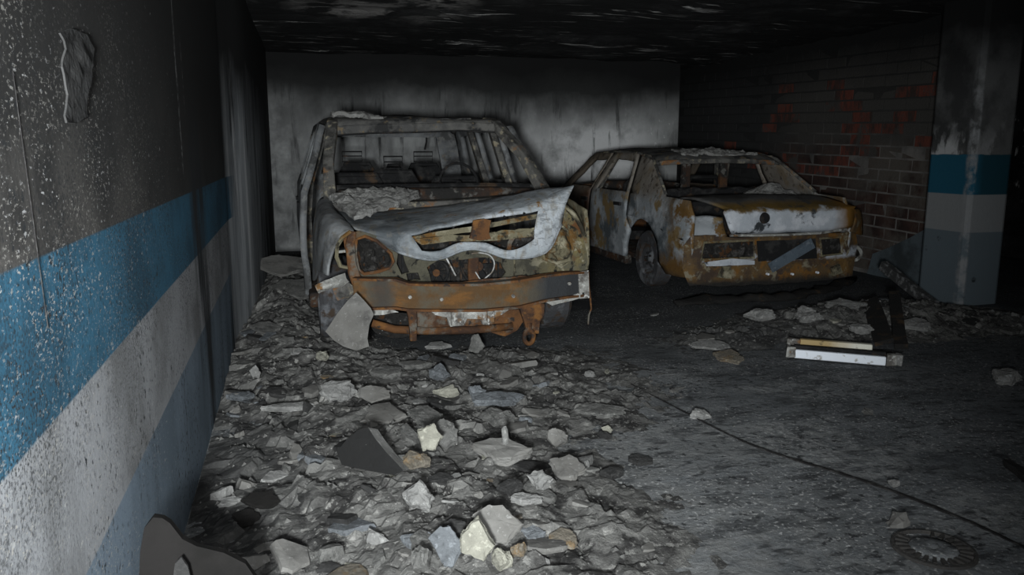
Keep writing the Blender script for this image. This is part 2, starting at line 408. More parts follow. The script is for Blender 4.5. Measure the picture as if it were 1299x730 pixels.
M['sedan_rear'] = mat('burnt_rear_panel', (0.11, 0.07, 0.033), [
    ((0.16, 0.09, 0.028), ('n', 4, 0.45, 0.58)),
    ((0.06, 0.04, 0.028), ('n', 5, 0.47, 0.58)),
    ((0.42, 0.44, 0.48), ('r', 'z', 0.36, 0.39, 0.1, 6), ('r', 'z', 0.49, 0.45, 0.1, 6), ('n', 4, 0.45, 0.52)),
    ((0.22, 0.19, 0.13), ('n', 9, 0.57, 0.63)),
    ((0.18, 0.085, 0.02), ('n', 6, 0.56, 0.6)),
    ((0.02, 0.018, 0.016), ('r', 'z', 0.24, 0.17, 0.1, 5)),
], rough=0.8, bump=(30, 0.5))
M['plate'] = mat('scorched_number_plate', (0.13, 0.165, 0.20), [((0.08, 0.10, 0.12), ('n', 8, 0.45, 0.6)), ((0.22, 0.25, 0.28), ('n', 20, 0.56, 0.64))], rough=0.6, metal=0.3, bump=(30, 0.2))

# ------------------------------------------------------------------ mesh helpers
def org(o):
    v = Vector((0, 0, 0))
    while o is not None:
        v += Vector(o.location)
        o = o.parent
    return v

def obj(name, vf, m, parent=None, smooth=False, solid=0.0, offset=0.0, bevel=0.0, at0=None):
    """one mesh object; vertices given in room coordinates"""
    V, F = vf
    o0 = org(parent) if parent else (Vector(at0) if at0 else Vector((0, 0, 0)))
    me = bpy.data.meshes.new(name)
    me.from_pydata([tuple(Vector(v) - o0) for v in V], [], [tuple(f) for f in F])
    me.update()
    if smooth:
        for p in me.polygons:
            p.use_smooth = True
    me.materials.append(M[m])
    o = bpy.data.objects.new(name, me)
    COL.objects.link(o)
    if parent:
        o.parent = parent
    elif at0:
        o.location = o0
    if solid:
        md = o.modifiers.new('thickness', 'SOLIDIFY')
        md.thickness = solid
        md.offset = offset
    if bevel:
        md = o.modifiers.new('edges', 'BEVEL')
        md.width = bevel
        md.segments = 2
        md.limit_method = 'ANGLE'
    return o

def tag(o, label, cat, group=None, kind=None):
    o['label'] = label
    o['category'] = cat
    if group:
        o['group'] = group
    if kind:
        o['kind'] = kind
    return o

def struct(o, label=None):
    o['kind'] = 'structure'
    if label:
        o['label'] = label
    return o

def thing(name, loc, label, cat, group=None):
    o = bpy.data.objects.new(name, None)
    COL.objects.link(o)
    o.location = loc
    o.empty_display_size = 0.1
    return tag(o, label, cat, group)

def join(*parts):
    V, F = [], []
    for v, f in parts:
        n = len(V)
        V += list(v)
        F += [tuple(i + n for i in q) for q in f]
    return V, F

def box(c, s, R=None):
    c = Vector(c)
    V = []
    for z in (-1, 1):
        for y in (-1, 1):
            for x in (-1, 1):
                p = Vector((x * s[0] / 2, y * s[1] / 2, z * s[2] / 2))
                V.append(c + (R @ p if R else p))
    return V, [(0, 2, 3, 1), (4, 5, 7, 6), (0, 1, 5, 4), (2, 6, 7, 3), (0, 4, 6, 2), (1, 3, 7, 5)]

def catmull(pts, k):
    P = np.asarray(pts, float)
    n = len(P)
    E = np.concatenate([[2 * P[0] - P[1]], P, [2 * P[-1] - P[-2]]])
    out = []
    for i in range(n - 1):
        p0, p1, p2, p3 = E[i:i + 4]
        for j in range(k):
            t = j / k
            out.append(0.5 * (2 * p1 + (p2 - p0) * t + (2 * p0 - 5 * p1 + 4 * p2 - p3) * t * t + (3 * p1 - p0 - 3 * p2 + p3) * t ** 3))
    out.append(P[-1])
    return np.array(out)

def sheet(rows, k=4, holes=(), amp=0.0, freq=6.0):
    """smooth surface through a control net; holes = (row, col) control cells left out"""
    G = np.asarray([[tuple(p) for p in r] for r in rows], float)
    nr, nc = G.shape[:2]
    A = np.stack([catmull(G[i], k) for i in range(nr)])
    B = np.stack([catmull(A[:, j], k) for j in range(A.shape[1])], axis=1)
    h, w = B.shape[:2]
    V = [Vector(B[i, j]) for i in range(h) for j in range(w)]
    if amp:
        for v in V:
            v += noise.noise_vector(v * freq) * amp
    F = []
    hs = set(holes)
    for i in range(h - 1):
        for j in range(w - 1):
            if (i // k, j // k) in hs:
                continue
            F.append((i * w + j, i * w + j + 1, (i + 1) * w + j + 1, (i + 1) * w + j))
    return V, F

def plate(outer, holes, fn, L=0.15, amp=0.0, freq=5.0):
    """flat outline with holes, triangulated finely, then bent by fn(u, v) -> room point"""
    polys = [[Vector((u, v, 0)) for u, v in p] for p in [outer] + list(holes)]
    flat = [p for q in polys for p in q]
    tris = tessellate_polygon(polys)
    bm = bmesh.new()
    vs_ = [bm.verts.new(p) for p in flat]
    for t in tris:
        try:
            bm.faces.new([vs_[i] for i in t])
        except ValueError:
            pass
    for _ in range(5):
        es = [e for e in bm.edges if e.calc_length() > L]
        if not es:
            break
        bmesh.ops.subdivide_edges(bm, edges=es, cuts=1)
        bmesh.ops.triangulate(bm, faces=bm.faces[:])
    bmesh.ops.recalc_face_normals(bm, faces=bm.faces[:])
    bm.verts.index_update()
    V = []
    for v in bm.verts:
        p = Vector(fn(v.co.x, v.co.y))
        if amp:
            p += noise.noise_vector(p * freq) * amp
        V.append(p)
    F = [tuple(q.index for q in f.verts) for f in bm.faces]
    bm.free()
    return V, F

def frames(P):
    T = []
    for i in range(len(P)):
        a = P[max(i - 1, 0)]
        b = P[min(i + 1, len(P) - 1)]
        T.append((b - a).normalized())
    return T

def sweep(pts, w, h, up=(0, 0, 1)):
    P = [Vector(p) for p in pts]
    T = frames(P)
    up = Vector(up)
    V, F = [], []
    for i, (p, t) in enumerate(zip(P, T)):
        s = t.cross(up).normalized()
        u = s.cross(t).normalized()
        ww = w[i] if isinstance(w, (list, tuple)) else w
        hh = h[i] if isinstance(h, (list, tuple)) else h
        for a, b in ((-1, -1), (1, -1), (1, 1), (-1, 1)):
            V.append(p + s * a * ww / 2 + u * b * hh / 2)
    n = len(P)
    for i in range(n - 1):
        for j in range(4):
            k = (j + 1) % 4
            F.append((i * 4 + j, i * 4 + k, i * 4 + 4 + k, i * 4 + 4 + j))
    F += [(3, 2, 1, 0), tuple((n - 1) * 4 + j for j in range(4))]
    return V, F

def tube(pts, r, n=6, closed=False):
    P = [Vector(p) for p in pts]
    T = frames(P)
    if closed:
        T = [(P[(i + 1) % len(P)] - P[i - 1]).normalized() for i in range(len(P))]
    V, F = [], []
    ref = Vector((0.13, 0.31, 0.94))
    for i, (p, t) in enumerate(zip(P, T)):
        a = t.cross(ref).normalized()
        b = t.cross(a)
        rr = r[i] if isinstance(r, (list, tuple)) else r
        for q in range(n):
            th = 2 * math.pi * q / n
            V.append(p + a * math.cos(th) * rr + b * math.sin(th) * rr)
    m = len(P)
    for i in range(m if closed else m - 1):
        for q in range(n):
            k = (q + 1) % n
            j = (i + 1) % m
            F.append((i * n + q, i * n + k, j * n + k, j * n + q))
    if not closed:
        F += [tuple(reversed(range(n))), tuple((m - 1) * n + q for q in range(n))]
    return V, F

def lathe(prof, c, axis='x', n=28):
    """prof: (offset along axis, radius)"""
    c = Vector(c)
    V, F = [], []
    for a, r in prof:
        for q in range(n):
            th = 2 * math.pi * q / n
            if axis == 'x':
                V.append(c + Vector((a, r * math.cos(th), r * math.sin(th))))
            elif axis == 'y':
                V.append(c + Vector((r * math.cos(th), a, r * math.sin(th))))
            else:
                V.append(c + Vector((r * math.cos(th), r * math.sin(th), a)))
    for i in range(len(prof) - 1):
        for q in range(n):
            k = (q + 1) % n
            F.append((i * n + q, i * n + k, (i + 1) * n + k, (i + 1) * n + q))
    return V, F

def arc(cy, cz, r, a0, a1, n=10):
    return [(cy + r * math.cos(math.radians(a0 + (a1 - a0) * i / n)), cz + r * math.sin(math.radians(a0 + (a1 - a0) * i / n))) for i in range(n + 1)]

# ------------------------------------------------------------------ the room
XL, XP, YB, CEIL, XR = -0.44, -0.25, 11.5, 2.70, 6.35

def grid(x0, x1, y0, y1, st, zf):
    nx = int((x1 - x0) / st) + 1
    ny = int((y1 - y0) / st) + 1
    V = []
    for j in range(ny + 1):
        for i in range(nx + 1):
            x = x0 + (x1 - x0) * i / nx
            y = y0 + (y1 - y0) * j / ny
            V.append((x, y, zf(x, y)))
    F = [(j * (nx + 1) + i, j * (nx + 1) + i + 1, (j + 1) * (nx + 1) + i + 1, (j + 1) * (nx + 1) + i) for j in range(ny) for i in range(nx)]
    return V, F

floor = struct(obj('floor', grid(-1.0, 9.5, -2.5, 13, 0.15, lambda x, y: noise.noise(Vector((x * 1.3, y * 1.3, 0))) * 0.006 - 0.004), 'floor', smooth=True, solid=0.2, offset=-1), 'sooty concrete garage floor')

def ceil_z(x, y):
    f = noise.fractal(Vector((x * 0.9, y * 3.0, 3.0)), 1.0, 2.1, 5)
    return CEIL + f * 0.035 + (0.02 if noise.noise(Vector((x * .7, y * .9, 8))) > 0.1 else 0)
ceil = struct(obj('ceiling', grid(-1.0, 9.5, -2.5, 13, 0.07, ceil_z), 'ceiling', solid=0.1, offset=1), 'black sooted ceiling with flaking plaster')

wl = struct(obj('wall_left', box((XL - 0.15, (6.3 - 2.5) / 2, 1.45), (0.3, 8.8, 3.1)), 'wall_left'), 'painted garage wall with a blue band and a white band')
# the far stretch of the left wall bends into the room, steeper at first to catch more light, its paint burnt away
fx = catmull([(XL, 5.9, 0), (XL + .002, 6.1, 0), (-.405, 6.55, 0), (-.345, 7.1, 0), (-.315, 8.0, 0), (-.275, 10.0, 0), (-.235, 12.2, 0)], 6)
V, F = [], []
for x, y, _ in fx:
    V += [(x + .0015, y, -.1), (x + .0015, y, 3.0), (x - .25, y, 3.0), (x - .25, y, -.1)]
for k in range(len(fx) - 1):
    for q in range(4):
        V_, r = k * 4, (q + 1) % 4
        F.append((V_ + q, V_ + r, V_ + 4 + r, V_ + 4 + q))
wp = struct(obj('wall_left_far', (V, F), 'wall_pier', smooth=False), 'scorched pale stretch of the left wall near the back corner')
# spalled plaster patch high on the left wall
def patch(u, v):
    r = noise.fractal(Vector((u * 5, v * 17, 0)), 1, 2, 4)
    return (XL + 0.002 + 0.007 * abs(r), u, v)
a = [at_x(px, py, XL) for px, py in ((72, 42), (88, 36), (108, 44), (117, 62), (114, 95), (108, 120), (108, 148), (94, 157), (79, 156), (84, 120), (76, 85), (80, 62))]
pt = obj('spalled_plaster_patch', plate([(p.y, p.z) for p in a], [], patch, L=0.02), 'patch', wl, solid=0.004, offset=0)
# crack line down the plaster
ck = [at_x(px, py, XL) for px, py in ((16, 90), (24, 150), (33, 215), (42, 280), (50, 340), (57, 390), (61, 417))]
obj('plaster_crack', tube([(XL + 0.0002, p.y, p.z) for p in ck], 0.0011, 5), 'tar', wl)

wb = struct(obj('wall_back', box(((XP - 0.3 + 5.86) / 2, YB + 0.15, 1.45), (5.86 - XP + 0.3, 0.3, 3.1)), 'wall_back', bevel=0.01), 'sooted concrete back wall')
# a recess beyond the end of the concrete wall, with a pale pipe casing
struct(obj('wall_back_recess', box((7.0, 12.6, 1.45), (3.0, 0.3, 3.1)), 'mortar'), 'dark sooted recess beside the concrete wall')
obj('casing_panel', join(box((6.12, 12.40, 1.25), (0.26, 0.06, 2.1)), box((6.02, 12.36, 1.25), (0.03, 0.04, 2.1)), box((6.20, 12.36, 1.25), (0.03, 0.04, 2.1))), 'pillar_car', bpy.data.objects['wall_back_recess'])

# right wall of exposed brick
wr = struct(obj('wall_right', box((XR + 0.149, 9.575, 1.45), (0.3, 6.65, 3.1)), 'mortar'), 'exposed sooty red brick wall')
BL, BH, JT = 0.335, 0.128, 0.019
TILT = math.tan(math.radians(1.6))
bv, bf = box((0, 0, 0), (0.05, BL - JT, BH - JT))
bmeshes = []
for k in range(5):
    V = [Vector(v) + Vector((random.uniform(-.004, .004), random.uniform(-.004, .004), random.uniform(-.003, .003))) for v in bv]
    me = bpy.data.meshes.new('brick')
    me.from_pydata(V, [], bf)
    me.materials.append(M['brick'])
    bmeshes.append(me)
rmeshes = []
for me in bmeshes:
    m2 = me.copy()
    m2.materials.clear()
    m2.materials.append(M['brick_red'])
    rmeshes.append(m2)
rest, count = [], 0
for r in range(-3, 24):
    for c in range(0, 20):
        y = 6.42 + (c + 0.5 * (r % 2)) * BL
        z = 0.05 + r * BH + (y - 6) * TILT
        if z < 0.05 or z > CEIL - 0.09 or y > 12.3:
            continue
        q = Vector((XR, y, z)) - CAMP
        w = q.dot(FW)
        px = CX + FPX * q.dot(RT) / w
        py = CY - FPX * q.dot(UP) / w
        R = Matrix.Rotation(math.atan(TILT), 3, 'X')
        dx = random.uniform(-.006, .006)
        if 925 < px < 1200 and not (px < 1085 and py > 285) and not (px < 1000 and py > 235) and count < 298:
            red = 1.1 < z < 2.2 and noise.noise(Vector((0, y * 1.3, z * 2.2))) + random.uniform(-.25, .25) > .16
            o = bpy.data.objects.new('brick', random.choice(rmeshes if red else bmeshes))
            COL.objects.link(o)
            o.parent = wr
            o.location = (XR + 0.018 + dx, y, z)
            o.rotation_euler = (math.atan(TILT), random.uniform(-.01, .01), random.uniform(-.01, .01))
            count += 1
        else:
            rest.append(box((XR + 0.018 + dx, y, z), (0.05, BL - JT, BH - JT), R))
o = obj('brickwork', join(*rest), 'brick', wr)
o['kind'] = 'stuff'
# plaster skin still clinging to the foot of the brick wall
def pz(px, py):
    p = at_x(px, py, XR - 0.03)
    return (p.y, p.z)
obj('plaster_skirt', plate([pz(1108, 322), pz(1130, 314), pz(1155, 302), pz(1179, 289), (6.3, .68), (6.3, 0.0), (7.6, 0.0)], [], lambda u, v: (XR - 0.03, u, v), L=0.2, amp=0.004), 'plaster_blue', wr, solid=0.03)

# concrete pillar in front of the brick wall
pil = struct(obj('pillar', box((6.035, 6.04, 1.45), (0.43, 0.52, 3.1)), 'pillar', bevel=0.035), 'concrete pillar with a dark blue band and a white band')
struct(obj('wall_far_right', box((9.3, 7.5, 1.45), (0.3, 11, 3.1)), 'ceiling'), 'black sooted wall in the dark beyond the pillar')

# floor joint: long dark line across the floor to the drain
jp = [on_floor(*p) for p in ((800, 488), (870, 525), (940, 560), (1000, 582), (1060, 600), (1120, 620), (1180, 643), (1240, 668), (1299, 696), (1400, 745))]
jw = [0.014, 0.018, 0.026, 0.034, 0.038, 0.042, 0.045, 0.048, 0.05, 0.05]
V, F = [], []
cp = catmull([tuple(p) for p in jp], 5)
for i, p in enumerate(cp):
    w = jw[min(i // 5, 9)] * (0.75 + 0.9 * noise.noise(Vector((i * .7, 0, 0)))) / 2
    V += [(p[0] - .2 * w, p[1] - w, 0.004), (p[0] + .2 * w, p[1] + w, 0.004)]
for i in range(len(cp) - 1):
    F.append((2 * i, 2 * i + 2, 2 * i + 3, 2 * i + 1))
struct(obj('trim_1', (V, F), 'tar', solid=0.006, offset=0), 'dark joint line running across the floor')

# round floor drain
dc = on_floor(1184, 698)
dr = thing('floor_drain', (dc.x, dc.y, 0), 'round clogged iron floor drain beside the dark floor joint', 'drain')
obj('drain_rim', lathe([(0.0, .140), (0.010, .138), (0.012, .128), (0.004, .124), (0.0, .124)], dc, 'z', 36), 'drain', dr)
obj('drain_cover', lathe([(0.003, .001), (0.012, .03), (0.013, .075), (0.004, .082)], dc, 'z', 30), 'floor', dr, smooth=True)
for k in range(22):
    th = 2 * math.pi * k / 22
    if 1.0 < th < 1.9:
        continue
    R = Matrix.Rotation(th, 3, 'Z')
    obj('drain_bar', box(dc + R @ Vector((.103, 0, .007)), (.042, .012, .012), R), 'drain', dr)

# ------------------------------------------------------------------ rubble bed
MOUNDS = [(0.30, 3.3, .62, 1.0, .11), (0.75, 2.6, .5, .6, .05), (0.0, 5.3, .45, .9, .12), (-0.1, 7.3, .28, 1.2, .26), (0.9, 4.5, .7, .5, .06),
          (0.05, 9.2, .3, 1.2, .22), (4.35, 5.4, .75, .42, .17), (5.1, 5.5, .6, .45, .10), (3.1, 5.2, .45, .3, .05), (5.6, 5.0, .5, .4, .05), (1.5, 3.9, .35, .35, .03), (1.05, 5.0, .75, .4, .055), (1.9, 4.3, .4, .35, .022)]
def facets(x, y, sc, seed):
    p = Vector((x * sc + .5 * noise.noise(Vector((x * 4, y * 4, seed))), y * sc * .8, seed))
    d, q = noise.voronoi(p)
    c = q[0]
    h = noise.cell(c * 7.31)
    t1, t2 = noise.cell(c * 3.7 + Vector((5, 1, 2))), noise.cell(c * 5.3 + Vector((1, 9, 4)))
    return h * .5 + (p.x - c.x) * t1 + (p.y - c.y) * t2
def bed(x, y):
    m = sum(h * math.exp(-((x - a) / sx) ** 2 - ((y - b) / sy) ** 2) for a, b, sx, sy, h in MOUNDS)
    if m < 0.004:
        return -0.02
    f = noise.fractal(Vector((x * 6, y * 6, 1.0)), 0.8, 2.2, 5)
    k = min(1.0, m / 0.05)
    return m * 0.8 - 0.014 + k * (f * 0.010 + facets(x, y, 6.0, 1.5) * .032 + facets(x, y, 17.0, 4.5) * .015)
vr, fr = grid(XL + 0.005, 6.2, 1.5, 10.5, 0.024, bed)
keep = [f for f in fr if max(vr[i][2] for i in f) > -0.002 and not (vr[f[0]][1] > 6.3 and vr[f[0]][0] < min(-.36 + (vr[f[0]][1] - 7.2) * .08, -.345 + (vr[f[0]][1] - 7.2) * .022))]
used = sorted({i for f in keep for i in f})
mp = {i: n for n, i in enumerate(used)}
rb = obj('rubble_bed', ([vr[i] for i in used], [tuple(mp[i] for i in f) for f in keep]), 'rubble')
tag(rb, 'grey ash and crushed plaster covering the floor along the left wall', 'debris', kind='stuff')
def ground(x, y):
    return max(0.0, bed(x, y))

# ------------------------------------------------------------------ burnt off-road car
SX0, SX1, SY = 0.10, 2.08, 5.2
suv = thing('burnt_off_road_car', (1.09, 7.3, 0), 'burnt-out off-road car facing the camera with buckled grey bonnet and rusty bumper beam', 'car')

def side_x(side, y, z):
    d = 0.0
    if z > 1.05:
        d += (z - 1.05) * 0.32
    d -= 0.025 * math.exp(-((z - .72) / .25) ** 2)
    if y < 6.0:
        d += (6.0 - y) ** 2 * 0.16
    if y > 9.2:
        d += (y - 9.2) ** 2 * 0.5
    return SX0 + d if side < 0 else SX1 - d

for s in (-1, 1):
    fn = lambda u, v, s=s: (side_x(s, u, v), u, v)
    nm = 'side' if s < 0 else 'ochre'
    fen = [(5.38, .97), (5.9, 1.03), (6.48, 1.06), (6.5, .25), (6.36, .27)] + arc(5.95, .33, .40, 0, 180, 12) + [(5.48, .36), (5.38, .42), (5.33, .6), (5.34, .8)]
    if s < 0:
        FR = []
        for Y, pp in ((6.48, ((426, 266), (416, 252), (404, 256), (399, 285), (397, 330), (398, 352))),
                      (6.1, ((430, 272), (417, 262), (405, 268), (400, 296), (399, 334), (400, 356))),
                      (5.75, ((438, 280), (424, 272), (410, 276), (404, 303), (403, 328), (404, 345))),
                      (5.52, ((445, 288), (431, 282), (417, 287), (410, 310), (408, 332), (408, 346))),
                      (5.40, ((448, 292), (437, 289), (424, 295), (415, 315), (411, 334), (411, 348))),
                      (5.33, ((448, 295), (441, 295), (431, 302), (424, 318), (418, 335), (416, 350)))):
            FR.append([at(px, py, Y) for px, py in pp])
        obj('fender', sheet(FR, 5, amp=.010, freq=7), 'side', suv, smooth=True, solid=.015)
        continue_fender = False
    else:
        continue_fender = True
    if continue_fender:
      f_ = obj('fender', plate(fen, [], fn, L=.14, amp=.014, freq=5), nm, suv, smooth=True, solid=.018)
    fd = [(6.51, 1.06), (6.97, 1.60), (7.46, 1.63), (7.47, .25), (6.51, .25)]
    d_ = obj('front_door', plate(fd, [[(6.66, 1.09), (7.02, 1.55), (7.38, 1.57), (7.38, 1.09)]], fn, L=.14, amp=.006), 'side', suv, smooth=True, solid=.05)
    obj('door_handle', box((side_x(s, 7.3, .93) + s * .035, 7.3, .93), (.02, .16, .03)), 'charmetal', d_)
    rd = [(7.49, 1.63), (8.38, 1.64), (8.42, 1.06), (8.40, .75), (8.22, .58), (8.13, .38), (8.12, .25), (7.49, .25)]
    d_ = obj('rear_door', plate(rd, [[(7.56, 1.09), (7.56, 1.57), (8.30, 1.58), (8.34, 1.10)]], fn, L=.14, amp=.006), 'side', suv, smooth=True, solid=.05)
    obj('door_handle', box((side_x(s, 8.2, .93) + s * .035, 8.2, .93), (.02, .16, .03)), 'charmetal', d_)
    qp = [(8.40, 1.64), (9.30, 1.64), (9.52, 1.1), (9.58, .5), (9.45, .32), (8.95, .33)] + arc(8.55, .33, .40, 0, 150, 10) + [(8.42, .75), (8.44, 1.06)]
    obj('quarter_panel', plate(qp, [[(8.52, 1.12), (8.48, 1.56), (9.14, 1.55), (9.30, 1.13)]], fn, L=.14, amp=.006), 'side', suv, smooth=True, solid=.05)
    # screen pillar
    A0 = at(690, 243, 6.46) if s > 0 else at(419, 262, 6.40)
    A1 = at(628, 158, 6.93) if s > 0 else at(422, 158, 6.93)
    mid = A0.lerp(A1, .5) + Vector((s * .025, -.03, .02))
    obj('windscreen_pillar', sweep([A0 + Vector((0, -.08, -.12)), A0, mid, A1, A1 + Vector((-s * .02, .25, .04))], [.13, .10, .085, .09, .09], [.12, .09, .08, .08, .06]), 'pillar_car', suv, bevel=.012)
    # inner pillars between the doors
    for yy in (7.48, 8.42):
        pts = [(side_x(s, yy, z) - s * .05, yy, z) for z in (.3, .8, 1.1, 1.35, 1.6)]
        obj('door_pillar', sweep(pts, [.07, .08, .07, .06, .06], [.16, .15, .12, .10, .09], up=(0, 1, 0)), 'pillar_car', suv, bevel=.01)
    obj('sill', box(((SX0 + .05 if s < 0 else SX1 - .05), 7.25, .24), (.10, 1.9, .12)), 'rustd', suv, bevel=.02)

# roof with drooping edges
rows = []
for yy, z, xi in ((6.90, 1.595, 0.0), (6.98, 1.645, .0), (7.4, 1.675, -.01), (8.2, 1.69, -.01), (9.0, 1.68, 0), (9.32, 1.635, .02)):
    xl_, xr_ = .285 + xi, 1.885 - xi
    rows.append([(xl_, yy, z - .05), (xl_ + .10, yy, z - .005), (.75, yy, z + .012), (1.09, yy, z + .018), (1.45, yy, z + .012), (xr_ - .10, yy, z - .0), (xr_, yy, z - .05)])
obj('roof', sheet(rows, 5, amp=.018, freq=3.5), 'roof', suv, smooth=True, solid=.02)
# header rail above the windscreen opening
hd = [at(p, q, 6.92) for p, q in ((424, 166), (470, 163), (530, 162), (580, 160), (630, 162))]
obj('header_rail', sweep(hd, .08, .07), 'roof', suv, bevel=.012)
for yy in (7.5, 8.4):
    obj('roof_bow', sweep([(.33, yy, 1.60), (.75, yy, 1.635), (1.09, yy, 1.64), (1.45, yy, 1.635), (1.85, yy, 1.60)], .06, .025), 'charmetal', suv)
obj('header_gasket', tube([Vector(p) + Vector((0, .03, -.035)) for p in hd], .012, 6), 'charmetal', suv)

# tailgate with the empty rear window
tg = [(.16, .45), (.14, 1.05), (.32, 1.62), (1.86, 1.62), (2.04, 1.05), (2.02, .45)]
tgf = lambda u, v: (u, 9.56 - max(0, v - 1.05) * .35, v)
obj('tailgate', plate(tg, [[(.34, 1.13), (.44, 1.55), (1.66, 1.55), (1.76, 1.13)]], tgf, L=.2, amp=.006), 'side', suv, solid=.06)
obj('floor_pan', box((1.09, 7.7, .30), (1.8, 3.6, .06)), 'rustd', suv)
obj('wiper_arm', tube([at(541, 167, 9.4), at(541, 180, 9.4), at(539, 190, 9.4)], .012, 5), 'charmetal', suv)

# seats: bare frames
def seat(cx, cy, w, top, rest_px=None):
    s0 = obj('seat_frame', join(
        tube([(cx - w / 2, cy, .5), (cx - w / 2 + .01, cy + .06, top - .1), (cx - w / 2 + .06, cy + .08, top), (cx + w / 2 - .06, cy + .08, top), (cx + w / 2 - .01, cy + .06, top - .1), (cx + w / 2, cy, .5)], .022, 7),
        box((cx, cy - .2, .52), (w, .5, .10))), 'charmetal', suv)
    obj('seat_back', plate([(cx - w / 2, .55), (cx - w / 2, top - .10), (cx - w / 2 + .06, top - .015), (cx + w / 2 - .06, top - .02), (cx + w / 2, top - .10), (cx + w / 2, .55)], [], lambda u, v: (u, cy + .03 + .06 * (v - .5), v), L=.1, amp=.018, freq=9), 'charmetal', s0, solid=.04)
    return s0
def headrest(s0, c, w=.2, h=.10):
    x, y, z = c
    a, b = w / 2, h
    obj('headrest_wire', join(
        tube([(x - a, y, z), (x - a, y, z + b), (x + a, y, z + b), (x + a, y, z)], .009, 5, closed=True),
        tube([(x - a, y, z + b * .55), (x + a, y, z + b * .55)], .007, 5),
        tube([(x - a * .6, y, z), (x - a * .6, y, z - .10)], .009, 5), tube([(x + a * .6, y, z), (x + a * .6, y, z - .10)], .009, 5)), 'charmetal', s0)
for px0, px1, yy, tp, rests in ((430, 476, 8.55, 208, ((447, 205),)), (486, 512, 8.5, 210, ()), (515, 560, 8.55, 209, ((537, 205),))):
    A, B = at(px0, tp, yy), at(px1, tp, yy)
    s0 = seat((A.x + B.x) / 2, yy - .08, B.x - A.x, A.z)
    for h in rests:
        headrest(s0, at(h[0], h[1], yy))
A, B = at(487, 214, 7.5), at(515, 214, 7.5)
s0 = seat((A.x + B.x) / 2 - .02, 7.42, .46, A.z - .03)
headrest(s0, at(499, 214, 7.5), .17, .11)
A = at(575, 226, 7.4)
s0 = seat(A.x + .02, 7.32, .52, A.z)
A = at(440, 222, 7.45)
s0 = seat(A.x + .08, 7.37, .5, A.z)
# steering wheel ring and dashboard
dashp = [at(p, q, 6.62) for p, q in ((428, 250), (500, 248), (560, 247), (620, 246), (676, 247))]
obj('dashboard', sweep(dashp, .16, .12), 'rustd', suv, bevel=.03)
obj('dash_frame', tube([p + Vector((0, .12, .06)) for p in dashp], .03, 7), 'charmetal', suv)
sw = at(582, 232, 6.95)
obj('steering_wheel', join(tube([sw + Vector((.17 * math.cos(t), .06 * math.sin(t), .17 * math.sin(t))) for t in [i * math.pi / 10 for i in range(20)]], .012, 6, closed=True), tube([sw, sw + Vector((0, -.25, -.12))], .025, 6)), 'charmetal', suv)
# scuttle panel below the windscreen
sc = [at(p, q, 6.42) for p, q in ((420, 263), (500, 262), (560, 260), (620, 256), (690, 250))]
obj('scuttle', sweep(sc, .22, .08), 'pillar_car', suv, bevel=.02)

# bonnet: buckled sheet with the grille opening in its nose
Hr = []
def hrow(Y, pts):
    Hr.append([at(px, py, Y if not isinstance(Y, (list, tuple)) else Y[i]) for i, (px, py) in enumerate(pts)])
hrow([6.36] * 9, [(424, 268), (470, 268), (505, 266), (540, 264), (575, 261), (610, 257), (645, 252), (675, 247), (700, 243)])
hrow([6.0] * 9, [(432, 275), (472, 274), (508, 270), (542, 266), (577, 261), (612, 256), (646, 249), (680, 243), (712, 240)])
hrow([5.65, 5.62, 5.6, 5.6, 5.6, 5.6, 5.6, 5.58, 5.55], [(442, 283), (476, 284), (510, 280), (545, 275), (580, 268), (614, 261), (648, 252), (684, 243), (722, 238)])
hrow([5.45, 5.38, 5.34, 5.33, 5.33, 5.33, 5.33, 5.34, 5.4], [(450, 290), (480, 292), (512, 291), (548, 284), (582, 277), (616, 270), (650, 262), (692, 252), (728, 236)])
hrow([5.40, 5.30, 5.24, 5.22, 5.22, 5.22, 5.22, 5.24, 5.33], [(457, 294), (488, 301), (521, 299), (552, 291), (585, 285), (618, 278), (652, 272), (683, 267), (723, 247)])
hrow([5.36, 5.25, 5.17, 5.15, 5.15, 5.15, 5.15, 5.17, 5.27], [(468, 299), (500, 309), (536, 318), (558, 318), (584, 308), (612, 308), (645, 317), (677, 304), (716, 264)])
hrow([5.36, 5.25, 5.18, 5.15, 5.15, 5.15, 5.15, 5.18, 5.27], [(478, 305), (508, 320), (541, 329), (562, 327), (588, 317), (612, 317), (648, 327), (692, 320), (712, 285)])
hood = obj('bonnet', sheet(Hr, 6, holes=[(4, c) for c in range(2, 7)], amp=.009, freq=7), 'hood', suv, smooth=True, solid=.012)
# rolled lip along the bonnet's lower edge
lip = catmull([tuple(p) for p in Hr[-1]], 5)
obj('bonnet_lip', tube([Vector(p) + Vector((0, .01, 0)) + noise.noise_vector(Vector(p) * 8) * .006 for p in lip], .014, 7), 'hood', hood, smooth=True)
# grille frame behind the opening
gf = lambda Y: (lambda u, v: at(u, v, Y))
obj('grille_upper_rail', plate([(520, 301), (560, 293), (600, 287), (640, 279), (684, 271), (684, 277), (640, 285), (600, 294), (560, 300), (524, 306)], [], gf(5.27), L=20, amp=.006, freq=12), 'ochre', hood, solid=.02)
obj('grille_crossbar', plate([(524, 304), (560, 300), (604, 298), (650, 293), (690, 289), (690, 299), (655, 302), (612, 306), (570, 306), (535, 311)], [], gf(5.24), L=20, amp=.008, freq=12), 'ochre', hood, solid=.025)
obj('bonnet_latch', plate([(600, 281), (614, 277), (622, 280), (620, 296), (622, 303), (608, 306), (596, 302), (598, 292)], [], gf(5.21), L=10, amp=.008, freq=14), 'rust', hood, solid=.03)
obj('grille_bracket', sweep([at(652, 299, 5.26), at(647, 308, 5.26), at(645, 320, 5.28)], .02, .03), 'rust', hood)
